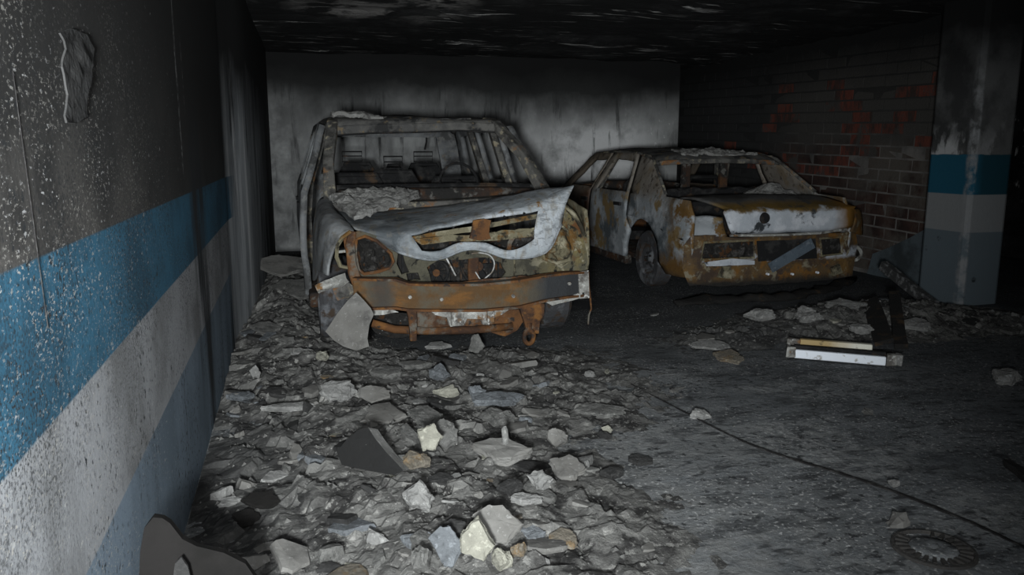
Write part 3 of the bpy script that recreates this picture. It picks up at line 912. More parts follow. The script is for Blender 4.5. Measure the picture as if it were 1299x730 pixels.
for px, py in ((545, 294), (575, 289), (640, 275), (665, 271)):
    c = at(px, py, 5.205)
    obj('rivet', lathe([(-.01, .0005), (-.01, .007), (.01, .008)], c, 'y', 8), 'charmetal', hood)

# radiator support with lamp openings
out = [(437, 306), (441, 297), (455, 293), (500, 306), (545, 322), (600, 312), (655, 318), (690, 312), (700, 280), (716, 266), (728, 278), (738, 300), (743, 320), (742, 343), (725, 350), (690, 352), (640, 360), (590, 364), (540, 366), (500, 366), (465, 374), (450, 372), (442, 345)]
h1 = [(452, 304), (463, 300), (478, 306), (496, 322), (499, 332), (494, 340), (480, 345), (462, 348), (455, 342), (451, 324)]
h2 = [(541, 340), (556, 330), (585, 330), (615, 326), (634, 332), (640, 345), (630, 356), (600, 358), (560, 360), (545, 356)]
h3 = [(686, 310), (696, 296), (712, 286), (722, 296), (727, 315), (722, 330), (706, 334), (690, 328)]
h4 = [(506, 318), (512, 322), (514, 332), (520, 344), (510, 346), (504, 334)]
h5 = [(516, 345), (530, 345), (532, 354), (518, 356)]
front = obj('radiator_support', plate(out, [h1, h2, h3, h4, h5], gf(5.33), L=14, amp=.014, freq=9), 'olive', suv, solid=.03)
obj('lamp_frame', tube([at(p[0], p[1], 5.31) for p in h1], .012, 6, closed=True), 'rust', front)
obj('lamp_frame', tube([at(p[0], p[1], 5.31) for p in h3], .014, 6, closed=True), 'ochre', front)
obj('corner_post', sweep([at(447, 294, 5.32), at(444, 312, 5.29), at(446, 335, 5.28), at(452, 356, 5.28), at(458, 374, 5.26)], [.05, .06, .06, .07, .08], .05, up=(0, 1, 0)), 'rust', front, bevel=.01)
# lamp buckets: melted dishes
for hole, yy, mm in ((h1, 5.5, 'innards'), (h3, 5.46, 'ochre')):
    c = [sum(p[i] for p in hole) / len(hole) for i in (0, 1)]
    C0 = at(c[0], c[1], yy)
    rr = []
    for k in range(6):
        t = k / 5
        rr.append([at(c[0] + (p[0] - c[0]) * (1.12 * t + .02), c[1] + (p[1] - c[1]) * (1.12 * t + .02), yy - .14 * t ** 2) for p in hole + hole[:1]])
    obj('lamp_bucket', sheet(rr, 3, amp=.03, freq=14), mm, front, smooth=False, solid=.012)
for px, py, r in ((706, 302, .035), (716, 296, .03), (700, 318, .03), (714, 322, .028), (464, 312, .022), (472, 322, .03), (484, 330, .024), (463, 336, .02), (476, 338, .022), (488, 320, .018), (468, 328, .016), (692, 308, .02), (710, 312, .022)):
    c = at(px, py, 5.42)
    v, f = lathe([(-.5 * r, .001), (-.4 * r, .7 * r), (0, r), (.4 * r, .8 * r), (.7 * r, .001)], c, 'y', 9)
    v = [q + noise.noise_vector(q * 30) * r * .8 for q in v]
    obj('melted_lamp_lump', (v, f), 'ochre' if px > 600 else 'innards', front)
# engine bay behind
eb = [at(p[0], p[1], 5.62) for p in ((440, 290), (740, 275), (745, 350), (445, 375))]
obj('engine_block', sheet([[at(450 + 42 * j, 296 + 14 * i, 5.62 + .1 * math.sin(j * 2.1 + i)) for j in range(8)] for i in range(6)], 4, amp=.05, freq=6), 'innards', suv, solid=.05)
rad = obj('radiator', box(at(590, 346, 5.48), (.95, .05, .34)), 'innards', suv)
for k in range(14):
    c = at(590, 346, 5.45)
    obj('radiator_fin', box((c.x - .44 + .068 * k, c.y - .005, c.z), (.012, .02, .32)), 'charmetal', rad)
for px, py, r in ((553, 346, .085), (606, 338, .115)):
    c = at(px, py, 5.40)
    fan = obj('cooling_fan', tube([c + Vector((r * math.cos(t), 0, r * math.sin(t))) for t in [i * math.pi / 12 for i in range(24)]], .012, 6, closed=True), 'charmetal', suv)
    for k in range(6):
        R = Matrix.Rotation(k * math.pi / 3, 3, 'Y') @ Matrix.Rotation(.5, 3, 'X')
        obj('fan_blade', box(c + R @ Vector((r * .52, 0, 0)), (r * .8, .008, r * .35), R), 'charmetal', fan)
    obj('fan_hub', lathe([(-.02, .001), (-.02, r * .3), (.02, r * .32)], c, 'y', 12), 'rust', fan)
obj('latch_post', sweep([at(601, 326, 5.36), at(600, 340, 5.34), at(601, 360, 5.32)], .075, .03, up=(0, 1, 0)), 'rust', suv, bevel=.008)
hs = [(598, 322), (609, 321), (621, 324), (627, 333), (625, 344), (617, 352), (608, 359)]
obj('loose_cable', tube(catmull([tuple(at(p[0], p[1], 5.31)) for p in hs], 4), .006, 5), 'wire', suv, smooth=True)
obj('loose_cable', tube([at(566, 327, 5.31), at(573, 340, 5.30), at(578, 350, 5.31)], .007, 5), 'wire', suv)
obj('loose_cable', tube([at(603, 345, 5.3), at(608, 353, 5.3), at(613, 358, 5.3)], .005, 5), 'wire', suv)
obj('loose_cable', tube([at(652, 325, 5.3), at(653, 340, 5.29), at(652, 350, 5.29)], .006, 5), 'ochre', suv)

# bumper beam: channel section with flanges
bc = [(449, 371, 5.24), (476, 372, 5.19), (503, 372, 5.16), (518, 376, 5.14), (560, 377, 5.13), (610, 376, 5.13), (655, 372, 5.14), (690, 364, 5.18), (715, 361, 5.24), (736, 359, 5.32)]
bp = [at(*p) for p in bc]
hh = [.19, .19, .185, .17, .17, .175, .18, .17, .17, .165]
bumper = obj('bumper_beam', sweep(bp, .07, hh), 'beam', suv, bevel=.012)
for sgn, nm in ((1, 'beam_flange'), (-1, 'beam_flange')):
    obj(nm, sweep([p + Vector((0, -.03, sgn * h / 2 + noise.noise(p * 4) * .006)) for p, h in zip(bp, hh)], .075, .016), 'rust', bumper)
obj('torn_flange', plate([(545, 363), (580, 360), (600, 356), (640, 352), (668, 350), (690, 352), (690, 358), (650, 364), (600, 367), (550, 368)], [], gf(5.2), L=12, amp=.012, freq=12), 'rust', bumper, solid=.012)
for px, py in ((478, 373), (520, 377), (560, 380), (651, 376), (722, 360)):
    obj('bolt_head', lathe([(-.012, .001), (-.012, .012), (.01, .013)], at(px, py, 5.09 if 500 < px < 690 else 5.17), 'y', 6), 'alloy', bumper)
eplate = obj('end_bracket', plate([(733, 345), (746, 343), (747, 378), (735, 379)], [[(738, 371), (741, 371), (741, 375), (738, 375)]], gf(5.26), L=12), 'alloy', suv, solid=.02)
obj('dangling_strip', tube([at(p[0], p[1], 5.26) for p in ((746, 345), (747, 365), (749, 380), (750, 392), (747, 400), (746, 412))], .007, 5), 'rust', eplate)
# lower structure
obj('crash_bracket', sweep([at(521, 386, 5.25), at(523, 402, 5.24), at(524, 418, 5.24), at(524, 432, 5.25)], [.075, .06, .05, .045], .05, up=(0, 1, 0)), 'rust', suv, bevel=.008)
obj('crash_bracket', plate([(657, 387), (690, 385), (689, 398), (684, 408), (683, 422), (668, 424), (664, 405)], [], gf(5.24), L=10, amp=.01, freq=12), 'rust', suv, solid=.05)
th = at(671, 424, 5.22)
obj('tow_hook', join(tube([th + Vector((.035 * math.cos(t), 0, .05 * math.sin(t) - .02)) for t in [i * math.pi / 7 for i in range(14)]], .018, 6, closed=True), tube([th, th + Vector((0, 0, .08))], .02, 6)), 'rust', suv, smooth=True)
obj('lower_crossmember', plate([(523, 392), (540, 393), (600, 398), (662, 392), (668, 405), (655, 418), (640, 423), (610, 417), (590, 421), (545, 420), (523, 422)], [], gf(5.34), L=12, amp=.02, freq=9), 'rust', suv, solid=.06)
obj('crossmember_tube', tube([at(p[0], p[1], 5.30) for p in ((472, 410), (500, 418), (540, 420), (600, 419), (650, 414))], .028, 8), 'rust', suv, smooth=True)
al = obj('alloy_bracket', plate([(541, 392), (560, 391), (575, 397), (600, 395), (640, 388), (652, 388), (635, 399), (622, 404), (620, 412), (612, 412), (610, 404), (592, 404), (588, 412), (570, 414), (566, 403), (552, 399)], [[(575, 399), (584, 399), (584, 408), (575, 408)]], gf(5.19), L=10, amp=.008, freq=14), 'alloy', suv, solid=.035)
obj('bracket_box', box(at(580, 404, 5.16), (.085, .06, .10)), 'alloy', al, bevel=.01)
obj('bracket_box', box(at(622, 400, 5.17), (.05, .06, .10)), 'alloy', al, bevel=.01)
for pts in ([(447, 391), (470, 389), (490, 390), (506, 396), (480, 399), (455, 400)], [(690, 382), (712, 377), (735, 372), (735, 378), (715, 384), (700, 388)]):
    obj('bumper_mount', plate(pts, [], gf(5.24), L=12, amp=.006, freq=12), 'alloy', suv, solid=.03)
for k, pts in enumerate(([(470, 400), (500, 396), (520, 398), (520, 425), (490, 428), (472, 420)],)):
    obj('wheel_arch_liner', plate(pts, [], gf(5.45), L=8, amp=.05, freq=10), 'innards', suv, solid=.02)
# crumpled strip hanging at the near corner
cs = obj('crumpled_strip', sheet([[at(400, 364, 5.10), at(412, 357, 5.1), at(424, 352, 5.12), at(436, 346, 5.2)], [at(402, 369, 5.08), at(415, 363, 5.08), at(428, 358, 5.1), at(439, 353, 5.18)], [at(404, 372, 5.12), at(418, 367, 5.12), at(430, 363, 5.14), at(441, 358, 5.2)]], 4, amp=.012, freq=14), 'alloy', suv, solid=.012)
obj('torn_liner', sheet([[at(420, 360, 5.2), at(432, 356, 5.2), at(446, 362, 5.2)], [at(424, 372, 5.18), at(434, 370, 5.16), at(446, 378, 5.2)], [at(428, 382, 5.2), at(436, 380, 5.2), at(445, 386, 5.22)]], 4, amp=.02, freq=12), 'pillar_car', cs, solid=.01)
# wing skeleton at the near corner, with the torn hole
obj('wing_rib', tube([at(p[0], p[1], 5.3) for p in ((445, 294), (434, 302), (428, 312), (427, 326), (432, 338), (441, 340), (446, 330))], .014, 6), 'ochre', suv)
obj('wing_rib', tube([at(p[0], p[1], 5.33) for p in ((428, 320), (438, 319), (446, 318))], .01, 6), 'alloy', suv)
# far wing: crumpled ochre skeleton
obj('wing_rib', tube([at(p[0], p[1], 5.34) for p in ((716, 262), (728, 272), (736, 286), (743, 304), (745, 325), (742, 340))], .018, 6), 'ochre', suv)
obj('torn_wing', sheet([[at(716, 268, 5.38), at(730, 280, 5.36), at(741, 300, 5.4)], [at(722, 290, 5.30), at(733, 300, 5.3), at(745, 316, 5.36)], [at(726, 312, 5.30), at(736, 325, 5.3), at(744, 334, 5.36)]], 5, holes=[(1, 1)], amp=.03, freq=10), 'ochre', suv, solid=.012)

def wheel(parent, c, R, W, out):
    w = obj('wheel', lathe([(-W / 2, R * .62), (-W / 2, R * .93), (-W * .38, R), (W * .38, R), (W / 2, R * .93), (W / 2, R * .62), (W * .3, R * .58), (-W * .3, R * .58), (-W / 2, R * .62)], c, 'x', 30), 'tyre', parent, smooth=False)
    cc = Vector(c) + Vector((out * W * .25, 0, 0))
    rim = obj('rim', lathe([(out * .0, R * .62), (out * .02, R * .56), (-out * .03, R * .50), (-out * .01, R * .25), (out * .02, R * .16), (out * .03, .001)], cc, 'x', 30), 'tyre', w, smooth=True)
    for k in range(5):
        t = k * 2 * math.pi / 5
        obj('wheel_nut', lathe([(0, .012), (out * .02, .012), (out * .022, .001)], cc + Vector((out * .02, math.cos(t) * R * .2, math.sin(t) * R * .2)), 'x', 6), 'charmetal', w)
    return w
for x, out in ((SX0 + .17, -1), (SX1 - .15, 1)):
    wheel(suv, (x, 5.95, .315), .315, .22, out)
    wheel(suv, (x, 8.55, .315), .315, .22, out)

# ash on the bonnet and on the roof
def heap(name, outline, top, m, label, cat, amp=.02, freq=14):
    V, F = plate(outline, [], top, L=.05)
    V = [v + Vector((0, 0, abs(noise.fractal(v * freq * .4, .8, 2, 4)) * amp)) for v in V]
    c = sum(V, Vector()) / len(V)
    return tag(obj(name, (V, F), m, at0=(c.x, c.y, min(v.z for v in V)), solid=.03, offset=-1), label, cat)
hp = [at(px, py, Y) for px, py, Y in ((418, 262, 6.36), (436, 246, 6.5), (460, 243, 6.5), (500, 246, 6.5), (530, 256, 6.36), (533, 268, 6.1), (505, 275, 5.85), (470, 284, 5.62), (450, 287, 5.6), (436, 280, 5.8))]
cxh, cyh = sum(p.x for p in hp) / 10, sum(p.y for p in hp) / 10
def heap_top(u, v):
    d = math.hypot((u - .75) / .5, (v - 6.3) / .5)
    return (u, v, .905 + (v - 5.6) * .065 + .10 * max(0, 1 - d * .62) ** .7)
heap('ash_heap', [(p.x, p.y) for p in hp], heap_top, 'ash', 'heap of grey ash and plaster crumbs lying on the bonnet before the windscreen', 'ash', .05, 26)
# flaked plaster on the roof
rp = [(.36, 7.0), (.55, 6.94), (.78, 6.95), (.86, 7.2), (.7, 7.6), (.45, 7.6), (.36, 7.3)]
heap('ash_heap', rp, lambda u, v: (u, v, 1.668 + .05 * max(0, 1 - math.hypot((u - .5) / .3, (v - 7.2) / .4))), 'ash', 'ragged flakes of plaster on the near left corner of the off-road car roof', 'ash', .05)
rp = [(.95, 6.98), (1.3, 6.95), (1.55, 6.98), (1.5, 7.2), (1.0, 7.25)]
heap('ash_heap', rp, lambda u, v: (u, v, 1.664), 'roof', 'thin crust of ash along the middle of the off-road car roof', 'ash', .02)

# ------------------------------------------------------------------ burnt saloon
CX0, CX1 = 3.47, 5.20
sed = thing('burnt_saloon_car', (4.33, 8.7, 0), 'burnt-out pale saloon car seen from behind with rust-brown boot beside the brick wall', 'car')
def ssx(s, y, z):
    d = 0.0
    if z > .90:
        d += (z - .90) * .36
    d -= .02 * math.exp(-((z - .6) / .22) ** 2)
    if y < 7.0:
        d += (7.0 - y) ** 2 * .22
    if y > 10.2:
        d += (y - 10.2) ** 2 * .3
    return CX0 + d if s < 0 else CX1 - d
for s in (-1, 1):
    fn = lambda u, v, s=s: (ssx(s, u, v), u, v)
    # rear quarter with C pillar
    q = [(6.55, .30), (6.50, .55), (6.52, .80), (6.60, .94), (7.05, .955), (7.60, 1.27), (7.70, 1.34), (7.98, 1.355), (7.90, .94), (7.92, .72)] + arc(7.5, .32, .385, 42, 180, 10) + [(6.95, .22), (6.62, .22)]
    obj('quarter_panel', plate(q, [], fn, L=.12, amp=.012, freq=6), 'sedan', sed, smooth=True, solid=.02)
    d = [(7.93, .93), (8.0, 1.352), (8.68, 1.365), (9.0, .92), (9.0, .26), (7.93, .26), (7.90, .40), (7.82, .55), (7.90, .72)]
    d_ = obj('rear_door', plate(d, [[(7.97, .95), (8.04, 1.27), (8.58, 1.30), (8.86, .95)]], fn, L=.12, amp=.008), 'sedan', sed, smooth=True, solid=.04)
    obj('door_trim_line', tube([fn(8.0, .55), fn(8.5, .55), fn(8.98, .55)], .012, 5), 'charmetal', d_)
    obj('door_handle', box(Vector(fn(8.12, .82)) + Vector((s * .03, 0, 0)), (.03, .17, .035)), 'charmetal', d_)
    d = [(9.02, .92), (8.72, 1.36), (9.28, 1.345), (9.40, 1.30), (10.0, .93), (9.95, .7), (9.72, .55), (9.65, .26), (9.02, .26)]
    d_ = obj('front_door', plate(d, [[(9.02, .96), (8.82, 1.29), (9.25, 1.28), (9.78, .96)]], fn, L=.12, amp=.010), 'sedan', sed, smooth=True, solid=.04)
    obj('door_handle', box(Vector(fn(9.14, .82)) + Vector((s * .03, 0, 0)), (.03, .17, .035)), 'charmetal', d_)
    f = [(10.02, .93), (10.8, .80), (10.88, .55), (10.85, .3), (10.46, .3)] + arc(10.07, .32, .385, 0, 150, 10) + [(9.97, .72)]
    obj('fender', plate(f, [], fn, L=.12, amp=.010), 'sedan', sed, smooth=True, solid=.02)
    obj('sill', box((CX0 + .04 if s < 0 else CX1 - .04, 8.8, .22), (.08, 1.7, .10)), 'rustd', sed, bevel=.02)
    for yy, zt in ((8.84, 1.33),):
        obj('door_pillar', sweep([(ssx(s, yy, z) - s * .05, yy + .16 - .28 * max(0, z - .9) / .45, z) for z in (.3, .7, .92, 1.1, zt)], .06, [.14, .13, .11, .09, .08], up=(0, 1, 0)), 'pillar_car', sed, bevel=.01)
    wheel(sed, (CX0 + .13 if s < 0 else CX1 - .13, 7.5, .29), .29, .18, s)
    wheel(sed, (CX0 + .13 if s < 0 else CX1 - .13, 10.07, .29), .29, .18, s)
    # gutters along the roof edge and the rear screen pillars
    obj('roof_gutter', tube([fn(7.08, .975), fn(7.62, 1.30), fn(8.0, 1.36), fn(8.7, 1.375), fn(9.28, 1.352), fn(10.0, .95)], .018, 6), 'pillar_car', sed, smooth=True)
# roof
rows = []
for yy, z in ((7.58, 1.265), (7.72, 1.325), (8.1, 1.375), (8.7, 1.39), (9.15, 1.375), (9.38, 1.32)):
    xl_, xr_ = ssx(-1, yy, z) + .0, ssx(1, yy, z)
    w = xr_ - xl_
    rows.append([(xl_, yy, z - .02)] + [(xl_ + w * t, yy, z + .02 * math.sin(math.pi * t)) for t in (.12, .35, .5, .65, .88)] + [(xr_, yy, z - .02)])
obj('roof', sheet(rows, 4, amp=.018, freq=4), 'roof', sed, smooth=True, solid=.02)
obj('rear_header', sweep([(3.66, 7.60, 1.262), (3.95, 7.58, 1.278), (4.33, 7.57, 1.285), (4.7, 7.58, 1.278), (5.02, 7.60, 1.262)], .05, .05), 'pillar_car', sed, bevel=.01)
# boot lid: flat deck, then the upright rear face
Bl = []
def brow(Y, pts):
    Bl.append([at(px, py, Y) for px, py in pts])
Bl.append([(3.62, 7.06, .93), (3.95, 7.08, .945), (4.33, 7.09, .95), (4.7, 7.08, .945), (5.05, 7.06, .93)])
Bl.append([(3.66, 6.80, .94), (3.95, 6.80, .955), (4.33, 6.80, .96), (4.7, 6.80, .955), (5.05, 6.80, .94)])
brow(6.56, [(917, 265), (955, 263), (1000, 262), (1040, 261), (1082, 261)])
brow(6.50, [(917, 270), (955, 270), (1000, 269), (1040, 268), (1083, 266)])
brow(6.50, [(921, 281), (955, 281), (1000, 280), (1040, 279), (1083, 276)])
brow(6.49, [(925, 292), (955, 292), (1000, 291), (1040, 290), (1081, 286)])
brow(6.54, [(927, 296), (955, 296), (1000, 295), (1040, 294), (1079, 290)])
lid = obj('boot_lid', sheet(Bl, 5, amp=.008, freq=7), 'sedan_lid', sed, smooth=True, solid=.018)
ec = at(970, 277, 6.485)
obj('badge_hole', lathe([(-.012, .001), (-.012, .048), (.01, .055)], ec, 'y', 18), 'charmetal', lid, smooth=False)
obj('lid_lip', tube([at(p[0], p[1], 6.47) for p in ((926, 299), (960, 299), (1000, 298), (1040, 296), (1074, 291))], .012, 6), 'alloy', lid)
# rear panel with lamp openings
out = [(868, 312), (876, 300), (905, 298), (924, 301), (990, 300), (1070, 295), (1084, 292), (1086, 310), (1082, 332), (1080, 350), (1040, 356), (980, 360), (900, 363), (874, 362), (866, 340)]
l1 = [(893, 308), (956, 305), (957, 327), (889, 330)]
l2 = [(1040, 303), (1066, 301), (1068, 322), (1042, 325)]
bend = lambda u, v: at(u, v, 6.52 + (.06 * ((886 - u) / 20) ** 2 if u < 886 else 0) + (.05 * ((u - 1072) / 14) ** 2 if u > 1072 else 0))
rp_ = obj('rear_panel', plate(out, [l1, l2], bend, L=12, amp=.010, freq=9), 'sedan_rear', sed, solid=.03)
obj('plate_recess', plate([(960, 306), (1034, 303), (1036, 328), (962, 332)], [], gf(6.497), L=15, amp=.004), 'charmetal', rp_, solid=.01)
for hole in (l1, l2):
    obj('lamp_frame', tube([at(p[0], p[1], 6.50) for p in hole], .012, 6, closed=True), 'ochre', rp_)
    c = [sum(p[i] for p in hole) / len(hole) for i in (0, 1)]
    obj('lamp_cavity', plate([(c[0] + (p[0] - c[0]) * 1.15, c[1] + (p[1] - c[1]) * 1.2) for p in hole], [], gf(6.64), L=6, amp=.05, freq=12), 'innards', rp_, solid=.02)
pn = obj('number_plate', plate([(974, 335), (1028, 302), (1034, 314), (980, 346)], [], gf(6.455), L=15, amp=.004, freq=8), 'plate', sed, solid=.008)
pn['label'] = 'tilted scorched number plate'
for px, py in ((974, 348), (1005, 348), (1037, 346)):
    obj('clip_bolt', lathe([(-.012, .001), (-.012, .011), (.02, .012)], at(px, py, 6.47), 'y', 8), 'fluo_white', rp_)
for pts in ([(910, 352), (916, 338), (926, 338), (927, 354)], [(1054, 340), (1064, 335), (1068, 346), (1056, 350)]):
    obj('bumper_bracket', plate(pts, [], gf(6.48), L=8), 'ochre', rp_, solid=.03)
obj('white_paint_strip', plate([(893, 333), (930, 328), (957, 331), (957, 336), (930, 337), (896, 338)], [], gf(6.485), L=8, amp=.005, freq=12), 'sedan_lid', rp_, solid=.012)
obj('exhaust_bracket', tube(catmull([tuple(at(p[0], p[1], 6.6)) for p in ((1082, 312), (1090, 316), (1092, 324), (1086, 330), (1080, 330))], 4), .018, 6), 'alloy', rp_)
# wing corner strips beside the lid, with the open seam
obj('corner_cap', sheet([[at(866, 276, 6.75), at(890, 274, 6.64), at(916, 276, 6.56)], [at(868, 290, 6.68), at(892, 289, 6.56), at(919, 290, 6.5)], [at(870, 304, 6.66), at(894, 302, 6.54), at(923, 300, 6.5)]], 5, amp=.012, freq=8), 'sedan', sed, smooth=True, solid=.015)
obj('corner_cap', sheet([[at(1082, 266, 6.56), at(1088, 266, 6.62), at(1092, 268, 6.72)], [at(1084, 280, 6.5), at(1090, 280, 6.58), at(1094, 282, 6.7)], [at(1078, 294, 6.5), at(1088, 298, 6.56), at(1094, 298, 6.7)]], 4, amp=.008, freq=8), 'sedan_rear', sed, smooth=True, solid=.015)
# interior, bonnet, floor pan
obj('parcel_shelf', box((4.33, 7.42, .87), (1.5, .62, .04)), 'charmetal', sed)
obj('rear_seat_back', plate([(3.65, .4), (3.65, .9), (3.8, 1.0), (4.85, 1.0), (5.0, .9), (5.0, .4)], [], lambda u, v: (u, 7.75 - .1 * v, v), L=.12, amp=.02, freq=8), 'charmetal', sed, solid=.05)
for cx in (3.95, 4.72):
    obj('seat_frame', join(tube([(cx - .22, 8.75, .4), (cx - .22, 8.6, 1.0), (cx - .16, 8.57, 1.08), (cx + .16, 8.57, 1.08), (cx + .22, 8.6, 1.0), (cx + .22, 8.75, .4)], .025, 7), box((cx, 8.95, .4), (.46, .5, .1))), 'charmetal', sed)
for sx in (4.10, 4.55):
    obj('inner_strut', sweep([(sx - .02, 7.8, .8), (sx, 7.85, 1.1), (sx + .03, 7.9, 1.33)], .09, .04, up=(0, 1, 0)), 'rustd', sed)
obj('dashboard', sweep([(3.65, 9.85, .88), (4.0, 9.85, .92), (4.7, 9.85, .92), (5.02, 9.85, .88)], .25, .16), 'rustd', sed, bevel=.03)
obj('bonnet', sheet([[(3.6, 10.0, .93), (4.33, 10.0, .97), (5.07, 10.0, .93)], [(3.58, 10.5, .88), (4.33, 10.5, .92), (5.09, 10.5, .88)], [(3.65, 10.85, .78), (4.33, 10.88, .82), (5.02, 10.85, .78)]], 5, amp=.02, freq=4), 'charmetal', sed, smooth=True, solid=.02)
obj('floor_pan', box((4.33, 8.8, .27), (1.55, 3.6, .05)), 'rustd', sed)
obj('front_panel', box((4.33, 10.85, .5), (1.45, .06, .5)), 'rust', sed, bevel=.02)
# ash on the saloon
heap('ash_heap', [(4.45, 7.12), (4.75, 7.05), (5.0, 7.1), (4.98, 7.35), (4.7, 7.5), (4.5, 7.35)], lambda u, v: (u, v, .93 + .12 * max(0, 1 - math.hypot((u - .0 - 4.75) / .28, (v - 7.25) / .25))), 'ash', 'heap of ash on the rear shelf of the saloon behind its empty rear window', 'ash', .05)
heap('ash_heap', [(3.95, 7.66), (4.4, 7.62), (4.85, 7.68), (4.8, 8.1), (4.3, 8.2), (4.0, 8.0)], lambda u, v: (u, v, 1.33 + (min(v, 8.0) - 7.66) * .12 + .05 * max(0, 1 - math.hypot((u - 4.35) / .45, (v - 7.8) / .3))), 'ash', 'crust of ash on the saloon roof above the rear window', 'ash', .05)
# melted bumper on the floor behind the saloon
mb = [on_floor(px, py) for px, py in ((860, 388), (905, 384), (960, 382), (1010, 378), (1050, 368), (1080, 358))]
V, F = tube(catmull([(p.x, p.y, .035) for p in mb], 5), [.05 + .03 * abs(math.sin(i * 1.3)) for i in range(26)], 9)
V = [v + noise.noise_vector(v * 7) * .07 for v in V]
V = [Vector((v.x, v.y, max(.0, v.z * .55))) for v in V]
tag(obj('melted_bumper', (V, F), 'char', smooth=True), 'long melted black bumper lying on the floor behind the saloon', 'bumper')

# ------------------------------------------------------------------ loose things
def slab_px(name, outline, Y0, lean, m, thick, label, cat='slab', edge=None, turn=0.0, x0=0.0):
    """a slab leaning back from the line y = Y0 - turn * (x - x0) at floor height; outline measured on that plane"""
    pts = []
    for px, py in outline:
        d = ray(px, py)
        t = (Y0 + lean * CAM_H + turn * x0) / (d.y - lean * d.z + turn * d.x)
        pts.append(CAMP + d * t)
    c = sum(pts, Vector()) / len(pts)
    c.z = min(p.z for p in pts)
    n = Vector((turn, 1, -lean)).normalized() * thick
    V, F = plate([(p.x, p.z) for p in pts], [], lambda u, v: (u, Y0 + lean * v - turn * (u - x0), v), L=.12, amp=.003, freq=12)
    k = len(V)
    cnt = {}
    for f in F:
        for a, b in zip(f, f[1:] + f[:1]):
            cnt[(a, b)] = 1
    rim = [(a, b) for a, b in cnt if (b, a) not in cnt]
    V2 = [v + n + noise.noise_vector(v * 25) * thick * .12 for v in V]
    # outward-facing front: flip if needed
    F2 = [tuple(i + k for i in reversed(f)) for f in F]
    nf = len(F)
    RF = [(b, a, a + k, b + k) for a, b in rim]
    o = obj(name, (V + V2, F + F2 + RF), m, at0=tuple(c))
    if edge:
        o.data.materials.append(M[edge])
        for p in o.data.polygons:
            if p.index >= nf:
                p.material_index = 1
    return tag(o, label, cat)
slab_px('plaster_slab', [(413, 421), (428, 398), (440, 383), (452, 371), (462, 381), (470, 391), (474, 399), (469, 412), (466, 430), (468, 440), (452, 445), (436, 440), (424, 432)], 4.80, .28, 'c_taupe', .05, 'large pale grey slab leaning against the front corner of the off-road car')
slab_px('concrete_shard', [(427, 573), (440, 558), (455, 545), (467, 542), (476, 556), (490, 574), (512, 597), (500, 603), (470, 598), (434, 590)], 3.12, .55, 'black_face', .085, 'black-faced triangular slab with a crumbly pale edge in the rubble', edge='c_pale', turn=.75, x0=.28)
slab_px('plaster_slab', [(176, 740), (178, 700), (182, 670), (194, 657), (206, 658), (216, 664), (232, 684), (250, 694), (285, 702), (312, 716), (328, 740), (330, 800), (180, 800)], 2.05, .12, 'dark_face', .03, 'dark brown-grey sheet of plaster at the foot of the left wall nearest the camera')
slab_px('plaster_sliver', [(219, 740), (222, 716), (230, 708), (238, 720), (244, 742)], 2.0, .1, 'c_dark', .012, 'small dark sliver in front of the dark plaster sheet by the left wall', 'fragment')

def chunk_mesh(kind, seed):
    rnd = random.Random(seed)
    n = rnd.randint(5, 7)
    corners = []
    for i in range(n):
        a = 2 * math.pi * i / n + rnd.uniform(-.4, .4)
        r = rnd.uniform(.62, 1.08)
        corners.append(Vector((r * math.cos(a) * .5, r * math.sin(a) * .5, 0)))
    ring = []
    for i in range(n):
        a, b = corners[i], corners[(i + 1) % n]
        ring.append(a)
        m = a.lerp(b, rnd.uniform(.35, .65)) * rnd.uniform(.90, 1.06)
        ring.append(m)
    bm = bmesh.new()
    tx, ty = rnd.uniform(-.35, .35), rnd.uniform(-.35, .35)
    top, mid, bot = [], [], []
    for p in ring:
        zt = (.40 + rnd.uniform(-.06, .06)) if kind == 'slab' else max(.05, .32 + tx * p.x * 2 + ty * p.y * 2 + rnd.uniform(-.1, .1))
        sh = rnd.uniform(.90, .98) if kind == 'slab' else rnd.uniform(.66, .92)
        top.append(bm.verts.new((p.x * sh, p.y * sh, zt)))
        mid.append(bm.verts.new((p.x * rnd.uniform(.96, 1.04), p.y * rnd.uniform(.96, 1.04), rnd.uniform(-.15, .1))))
        bot.append(bm.verts.new((p.x * .95, p.y * .95, -.5)))
    ct = bm.verts.new((rnd.uniform(-.08, .08), rnd.uniform(-.08, .08), .46))
    k = len(ring)
    for i in range(k):
        j = (i + 1) % k
        bm.faces.new((top[i], top[j], ct))
        bm.faces.new((mid[i], mid[j], top[j], top[i]))
        bm.faces.new((bot[i], bot[j], mid[j], mid[i]))
    bm.faces.new(list(reversed(bot)))
    bmesh.ops.recalc_face_normals(bm, faces=bm.faces[:])
    me = bpy.data.meshes.new('chunk_' + kind)
    bm.to_mesh(me)
    bm.free()
    return me
def roughen(me, cuts, amp):
    m2 = me.copy()
    bm = bmesh.new()
    bm.from_mesh(m2)
    bmesh.ops.subdivide_edges(bm, edges=bm.edges[:], cuts=cuts, use_grid_fill=True)
    bmesh.ops.triangulate(bm, faces=bm.faces[:])
    for v in bm.verts:
        n1 = noise.noise_vector(v.co * 5 + Vector((me.vertices[0].co.x * 90, 0, 0)))
        n2 = noise.noise_vector(v.co * 13)
        v.co += Vector((n1.x * amp + n2.x * amp * .5, n1.y * amp + n2.y * amp * .5, (n1.z + n2.z * .5) * amp * 1.6))
    bm.to_mesh(m2)
    bm.free()
    return m2
variants = {k: [chunk_mesh(k, i * 7 + 3) for i in range(14)] for k in ('slab', 'block')}
variants['slab_rough'] = [roughen(m, 2, .055) for m in variants['slab']]
variants['block_rough'] = [roughen(m, 2, .06) for m in variants['block']]
mcache = {}
